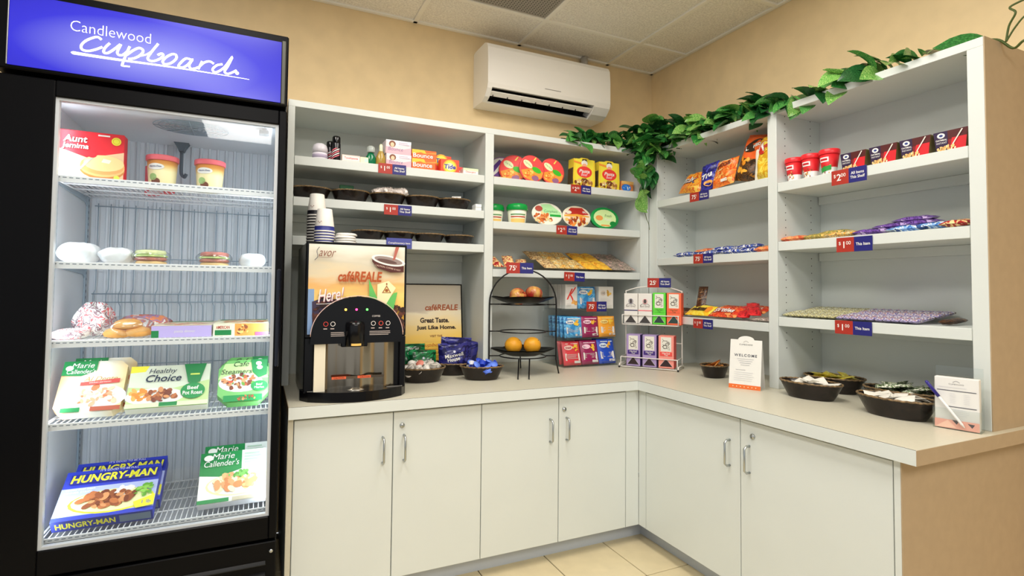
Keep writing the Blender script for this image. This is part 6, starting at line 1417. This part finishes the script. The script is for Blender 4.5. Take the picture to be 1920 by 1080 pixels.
def file_of(n, x, tier, w, h, mat, pr, nm, dy=0.028, tilt=0.14, kind='pouch', t=0.022, y0=0.010):
    y, z = TIER[tier]
    for k in range(n):
        lb = '%s, %s' % (nm, ['front one', 'second in its file', 'third in its file', 'fourth in its file', 'last in its file'][k])
        if kind == 'pouch': pouch(lb, w, h, t, mat, (x, y+y0+t/2+k*dy, H+z+0.004), 0, tilt, pr if k == 0 else None, 90+k+int(abs(x)*100), 'cracker pack', 'cracker packs in the clear rack', 'cracker_pack', 10, 12, 0.06, 0.15)
        else: carton(lb, w, h, t, mat, (x, y+y0+k*dy, H+z+0.001), 0, 0.0, pr, 'cracker box', 'cracker boxes in the clear rack', 'cracker_box')
def kbox(p):
    kr = M('#d83830'); p.g([(0.10, 0.38), (0.22, 0.38), (0.62, 0.82), (0.50, 0.82)], kr); p.stroke([(0.85, 0.88), (0.55, 0.66), (0.36, 0.56)], kr, 0.007); p.stroke([(0.40, 0.58), (0.58, 0.42), (0.66, 0.26)], kr, 0.008)
    p.blobs(0.74, 0.26, 0.2, 0.08, 14, [M('#e0a858'), M('#c88838')], 0.10, 3); p.r(0.15, 0.9, 0.85, 0.93, M('#c8c4c0')); p.lines(0.1, 0.5, 0.2, 0.05, 3, 0.02, M('#c8c4c0'))
file_of(4, -0.035, 2, 0.075, 0.132, M('#ece8e4', gain=1.0), kbox, 'white cracker box with a large red letter', 0.046, 0, 'box', 0.04)
file_of(2, 0.072, 2, 0.118, 0.120, m_cbl, cracker_pr(M('#24508c'), WH, 5), 'sky blue cracker pack on the top tier', 0.03)
file_of(1, 0.190, 2, 0.098, 0.122, M('#e8e4dc', gain=1.0), lambda p: (p.e(0.30, 0.70, 0.18, 0.12, M('#c8bcb0')), p.t('100', 0.30, 0.70, M('#5c5448'), wid=0.24), p.blobs(0.70, 0.70, 0.13, 0.1, 10, [M('#d8b050'), M('#b88c38')], 0.08, 2), p.lines(0.12, 0.8, 0.45, 0.06, 5, 0.02, M('#c8c4bc'))), 'white cracker box with a green side', 0.05, 0, 'box', 0.05)
file_of(5, -0.032, 1, 0.112, 0.112, m_cbl, cracker_pr(M('#24508c'), WH, 6), 'sky blue cracker pack in the long file', 0.040)
file_of(2, 0.075, 1, 0.108, 0.112, m_cma, cracker_pr(M('#5c1438'), M('#e8b8c8'), 7), 'maroon cracker pack on the middle tier', 0.045)
file_of(2, 0.185, 1, 0.108, 0.112, m_cor, cracker_pr(M('#8c5814'), M('#f0c878'), 8), 'orange cracker pack on the middle tier', 0.045)
file_of(2, -0.050, 0, 0.108, 0.125, m_crd, cracker_pr(M('#8c1c24'), M('#f0b8b0'), 9), 'red cracker pack on the bottom tier', 0.045, 0.25)
file_of(2, 0.062, 0, 0.108, 0.128, m_cma, cracker_pr(M('#5c1438'), M('#e8b8c8'), 10), 'maroon cracker pack on the bottom tier', 0.045, 0.25)
file_of(2, 0.172, 0, 0.108, 0.132, m_cnv, cracker_pr(M('#142c74'), M('#c8d4ec'), 11), 'navy cracker pack on the bottom tier', 0.045, 0.25)
price_tag('seventy-five cent tag on the clear cracker rack', (0.112, 0.488, 1.046), 0.0, price=('', '75', '¢'), w=0.130, h=0.054)

# ------------------------------------------------------------------ wire tea rack
m_ww = M('#ece8e0', 0.35, gain=1.0)
TA = math.atan2(-0.8, 0.6)
tk = thing('tea_rack', 'white wire two-tier rack of tea boxes in the counter corner', 'wire rack', (0.278, 0.262, H), TA)
for sx in (-1, 1):
    MB().tube([(sx*0.150, -0.012, 0.0), (sx*0.150, -0.006, 0.02), (sx*0.150, 0.115, 0.02), (sx*0.150, 0.125, 0.0)], 0.0032, m_ww, 8).build('foot_rail', tk)
    for y in (-0.013, 0.126): MB().tube([(sx*0.150, y, 0.0), (sx*0.150, y, 0.009)], 0.0045, m_black, 8).build('rubber_foot', tk)
MB().tube(catmull([(-0.148, 0.11, 0.02), (-0.148, 0.11, 0.20), (-0.148, 0.11, 0.385), (-0.140, 0.11, 0.405), (-0.06, 0.11, 0.425), (0.06, 0.11, 0.425), (0.140, 0.11, 0.405), (0.148, 0.11, 0.385), (0.148, 0.11, 0.20), (0.148, 0.11, 0.02)], 5), 0.0032, m_ww, 8).build('back_hoop', tk)
for z0, y0 in ((0.006, -0.002), (0.226, 0.024)):
    for z in (z0, z0+0.050):
        w_ = 0.146
        MB().tube([(-w_, 0.105, z), (-w_, y0+0.004, z), (-w_+0.004, y0, z), (w_-0.004, y0, z), (w_, y0+0.004, z), (w_, 0.105, z)], 0.0026, m_ww, 6).build('tier_wire', tk)
    for sx in (-0.1445, 0.1445): MB().tube([(sx, y0, z0), (sx, y0, z0+0.050)], 0.0026, m_ww, 6).build('tier_wire', tk)
    for k in range(5): MB().tube([(-0.12+0.06*k, y0, z0), (-0.12+0.06*k, 0.108, z0)], 0.0018, m_ww, 5).build('tier_wire', tk)
MB().tube([(-0.148, 0.11, 0.13), (0.148, 0.11, 0.13)], 0.0026, m_ww, 6).build('tier_wire', tk)
def tea_pr(col, dark):
    def f(p):
        p.r(0.16, 0.52, 0.84, 0.96, M('#ece8dc', gain=1.0)); R = random.Random(3)
        for k in range(7): p.stroke([(0.5+0.24*math.sin(k*1.7+j*0.9), 0.60+0.05*k*0.9+0.035*math.sin(j*2+k)) for j in range(4)], M('#4c4038'), 0.0016, 4)
        p.ring(0.42, 0.66, 0.010, 0.002, M('#4c4038')); p.ring(0.58, 0.74, 0.009, 0.002, M('#4c4038')); p.r(0.1, 0.38, 0.9, 0.50, M(col)); p.t('Herbal', 0.5, 0.465, M('#f0ece4', gain=1.0) if dark else M('#2c4c20'), wid=0.5); p.t('Tea', 0.5, 0.41, M('#f0ece4', gain=1.0) if dark else M('#2c4c20'), wid=0.25)
        p.g([(0.08, 0.06), (0.92, 0.06), (0.5, 0.30)], M('#2c1c20' if dark else '#283c38')); p.stroke([(0.08, 0.06), (0.5, 0.30), (0.92, 0.06)], M('#e8e4e0', gain=1.0), 0.0012, 1)
    return f
def tea_w(c):
    def f(p):
        p.r(0, 0.42, 1, 0.455, M(c)); p.e(0.5, 0.74, 0.11, 0.07, M('#4c4444')); p.ring(0.5, 0.74, 0.013, 0.002, M(c)); p.stroke([(0.15, 0.60), (0.35, 0.66), (0.5, 0.63), (0.65, 0.66), (0.85, 0.60)], M('#5c5450'), 0.002); p.t('Earl Grey', 0.5, 0.57, M('#5c5450'), wid=0.7); p.g([(0.08, 0.03), (0.92, 0.03), (0.5, 0.28)], M('#3c3838')); p.stroke([(0.08, 0.03), (0.5, 0.28), (0.92, 0.03)], M('#d8d4d0', gain=1.0), 0.0012, 1)
    return f
def rk(x, y): return (0.278+x*math.cos(TA)-y*math.sin(TA), 0.262+x*math.sin(TA)+y*math.cos(TA))
G = 'tea boxes in the wire rack'
for x, z, h_, w_, body, pr_, sd, lb in ((-0.100, 0.230, 0.160, 0.072, M('#ece8e2', gain=1.0), tea_w('#34285c'), None, 'white tea box with a dark stripe, top left'), (-0.025, 0.230, 0.160, 0.072, M('#ece8e2', gain=1.0), tea_w('#d87078'), None, 'white tea box with a pink stripe, top tier'), (0.048, 0.230, 0.165, 0.066, M('#5cc83c'), tea_pr('#58c038', False), M('#48a830'), 'bright green tea box, top tier'), (0.122, 0.230, 0.165, 0.072, M('#ec6844'), tea_pr('#e85c3c', False), M('#e05030'), 'orange tea box, top right'),
        (-0.080, 0.010, 0.165, 0.072, M('#9c88b4'), tea_pr('#3c2470', True), M('#3c2470'), 'purple tea box, bottom left'), (0.004, 0.010, 0.165, 0.072, M('#9c88b4'), tea_pr('#3c2470', True), M('#3c2470'), 'purple tea box, bottom middle'), (0.088, 0.010, 0.165, 0.076, M('#e88c80'), tea_pr('#d84840', True), M('#d04c44'), 'pinkish red tea box, bottom right')):
    y0 = 0.030 if z > 0.1 else 0.004; q = rk(x, y0)
    carton(lb, w_, h_, 0.068, body, (q[0], q[1], H+z), TA, 0.0, pr_, 'tea box', G, 'tea_box', sides=sd)
q = rk(0.036, 0.085); price_tag('twenty-five cent tag on top of the tea rack', (q[0], q[1], 1.178), TA, price=('', '25', '¢'), w=0.122, h=0.050)

# ------------------------------------------------------------------ right counter: baskets, cards
G = 'dark oval baskets on the right counter'
R90 = -PI/2+0.2
basket('dark oval basket of white packets nearest the shelf divider', (0.385, -0.550, ZW+.0005), 0.112, 0.070, 0.062, R90, G); basket('dark oval basket of yellow packets at the back', (0.600, -0.500, ZW+.0005), 0.112, 0.075, 0.062, R90+0.1, G)
basket('dark oval basket heaped with green packets', (0.545, -0.785, ZW+.0005), 0.125, 0.075, 0.062, R90-0.1, G); basket('dark oval basket of white packets next to the brochure holder', (0.372, -0.860, ZW+.0005), 0.118, 0.074, 0.064, R90-0.15, G)
basket('small dark basket half hidden behind the welcome card', (0.415, -0.045, ZW+.0005), 0.075, 0.06, 0.058, 0.3, G)
sw = sachet_mesh('sugar', 0.055, 0.038, 0.005, M('#ece8de', 0.45, gain=1.0), 2); sy = sachet_mesh('sweet', 0.055, 0.038, 0.005, patchy('yellow_sachet', ['#d8c030', '#e8d048', '#c8a828', '#f0e070'], 60), 3); sgm = sachet_mesh('relish', 0.065, 0.035, 0.008, patchy('green_sachet', ['#3c5030', '#6c8454', '#d8d8c8', '#28341c', '#a8b090'], 45), 4)
fill('sugar_packet', sw, 'white sugar packet in the basket by the divider', 'packet', 'white packets by the divider', (0.385, -0.550, ZW), 0.10, 0.060, 0.036, 0.062, 30, 11, R90, 0.45, 0.74)
fill('sweetener_packet', sy, 'yellow sweetener packet in the back basket', 'packet', 'yellow packets', (0.600, -0.500, ZW), 0.10, 0.065, 0.038, 0.068, 32, 12, R90, 0.45, 0.74)
fill('condiment_packet', sgm, 'green and clear condiment packet in the heaped basket', 'packet', 'green packets', (0.545, -0.785, ZW), 0.11, 0.065, 0.040, 0.080, 30, 13, R90, 0.4, 0.76)
fill('sugar_packet', sw, 'white sugar packet in the basket by the brochure holder', 'packet', 'white packets by the brochures', (0.372, -0.860, ZW), 0.105, 0.064, 0.038, 0.066, 34, 14, R90, 0.45, 0.76)
fill('tan_packet', sachet_mesh('tan', 0.05, 0.035, 0.006, M('#b87838', 0.45), 5), 'brown packet in the small basket behind the card', 'packet', 'brown packets', (0.415, -0.045, ZW), 0.06, 0.05, 0.030, 0.066, 8, 15, 0.3, 0.7, 0.6)
# welcome card
WA = math.atan2(-0.109, 0.054)
wc = thing('welcome_card', 'white folded welcome card with an orange foot', 'card', (0.292, -0.3225, H), WA, -0.16)
ww, wh = 0.125, 0.205
top = [(0.032*math.cos(a), wh+0.016*math.sin(a)) for a in [PI*k/12 for k in range(13)]]
MB().prism([(-ww/2, 0), (ww/2, 0), (ww/2, wh)]+top+[(-ww/2, wh)], 0, 0.0012, M('#e8e6e0', gain=1.0)).build('card_front', wc)
b = MB(); b.X = Matrix.Translation((0, 0.003, wh)) @ Matrix.Rotation(0.36, 4, 'X'); b.box(-ww/2, ww/2, 0, 0.0012, -wh*1.045, 0, M('#d8d6d0', gain=1.0)); b.build('card_back', wc)
p = PR(ww, wh); p.r(0, 0, 1, 0.085, M('#d06428')); p.t('CUPBOARD', 0.5, 0.90, M('#3c3c44'), wid=0.42, bold=0.01, sp=1.3); p.stroke([(0.42, 0.945), (0.5, 0.975), (0.58, 0.945)], M('#3c3c44'), 0.001); p.t('WELCOME', 0.5, 0.68, M('#4c4c54'), wid=0.72, bold=0.02, sp=1.35)
for k in range(4): p.r(0.24+0.04*k, 0.60-0.04*k, 0.76-0.04*k, 0.608-0.04*k, M('#b8b8bc', gain=1.0))
p.lines(0.2, 0.6, 0.38, 0.05, 1, 0.008, M('#a8a8ac')); p.lines(0.16, 0.9, 0.33, 0.04, 5, 0.006, M('#b8b8bc'), 4)
for k in range(7): p.e(0.14+0.12*k, 0.042, 0.018, 0.011, M('#f0c8a8'), 6)
p.done(wc)
# brochure holder
BA = math.atan2(-0.107, 0.027)
bh = thing('brochure_holder', 'clear acrylic brochure holder at the end of the counter', 'brochure holder', (0.345, -1.040, H), BA)
bw = 0.112
MB().box(-bw/2, bw/2, 0.042, 0.044, 0, 0.185, m_acryl).build('back_plate', bh); MB().box(-bw/2, bw/2, 0, 0.002, 0, 0.062, m_acryl).build('front_plate', bh); MB().box(-bw/2, bw/2, 0, 0.044, 0, 0.002, m_acryl).build('base', bh)
for sx in (-1, 1): MB().prism([(0.002, 0.002), (0.042, 0.002), (0.042, 0.10), (0.002, 0.062)], sx*bw/2-0.001, sx*bw/2+0.001, m_acryl, 'x').build('side', bh)
def bloc(x, y, z): return (0.345+x*math.cos(BA)-y*math.sin(BA), -1.040+x*math.sin(BA)+y*math.cos(BA), z)
def bro(p):
    p.t('CUPBOARD', 0.5, 0.87, M('#5c5c64'), wid=0.34, sp=1.3); p.stroke([(0.42, 0.905), (0.5, 0.935), (0.58, 0.905)], M('#5c5c64'), 0.001); p.r(0.06, 0.735, 0.94, 0.75, M('#54545c')); p.r(0.28, 0.42, 0.94, 0.435, M('#54545c')); p.lines(0.1, 0.9, 0.80, 0.04, 1, 0.006, M('#b4b4b8')); p.lines(0.35, 0.5, 0.68, 0.035, 6, 0.006, M('#c0c0c4')); p.lines(0.66, 0.82, 0.68, 0.035, 6, 0.006, M('#c0c0c4')); p.lines(0.4, 0.8, 0.37, 0.035, 4, 0.006, M('#c0c0c4'))
    p.r(0, 0, 1, 0.17, M('#e0a090')); p.g([(0.4, 0.17), (0.5, 0.09), (0.56, 0.17)], M('#3c3440')); p.g([(0.74, 0.14), (0.84, 0.06), (0.9, 0.13)], M('#3c3440')); p.g([(0.0, 0.0), (0.3, 0.16), (0.5, 0.02)], M('#e8b4a0'))
carton('thick stack of white comment cards in the clear holder', 0.104, 0.152, 0.026, M('#e8e6e2', gain=1.0), bloc(0, 0.006, H+0.0025), BA, 0.0, bro, 'card stack', None, 'card_stack')
pen = thing('pen', 'white pen with a dark blue cap leaning in the brochure holder', 'pen', bloc(0.02, -0.006, H+0.012), BA); pen.rotation_euler = (0, -0.62, BA)
MB().tube([(0, 0, 0), (0, 0, 0.012), (0, 0, 0.105)], [0.0012, 0.0038, 0.0042], M('#e4e2e0', 0.3, gain=1.0), 10).build('barrel', pen); MB().tube([(0, 0, 0.102), (0, 0, 0.150), (0, 0, 0.156)], [0.0048, 0.0048, 0.003], M('#2c2478', 0.3), 10).build('cap', pen); MB().box(-0.001, 0.001, -0.0075, -0.0055, 0.112, 0.15, M('#2c2478', 0.3)).build('clip', pen)
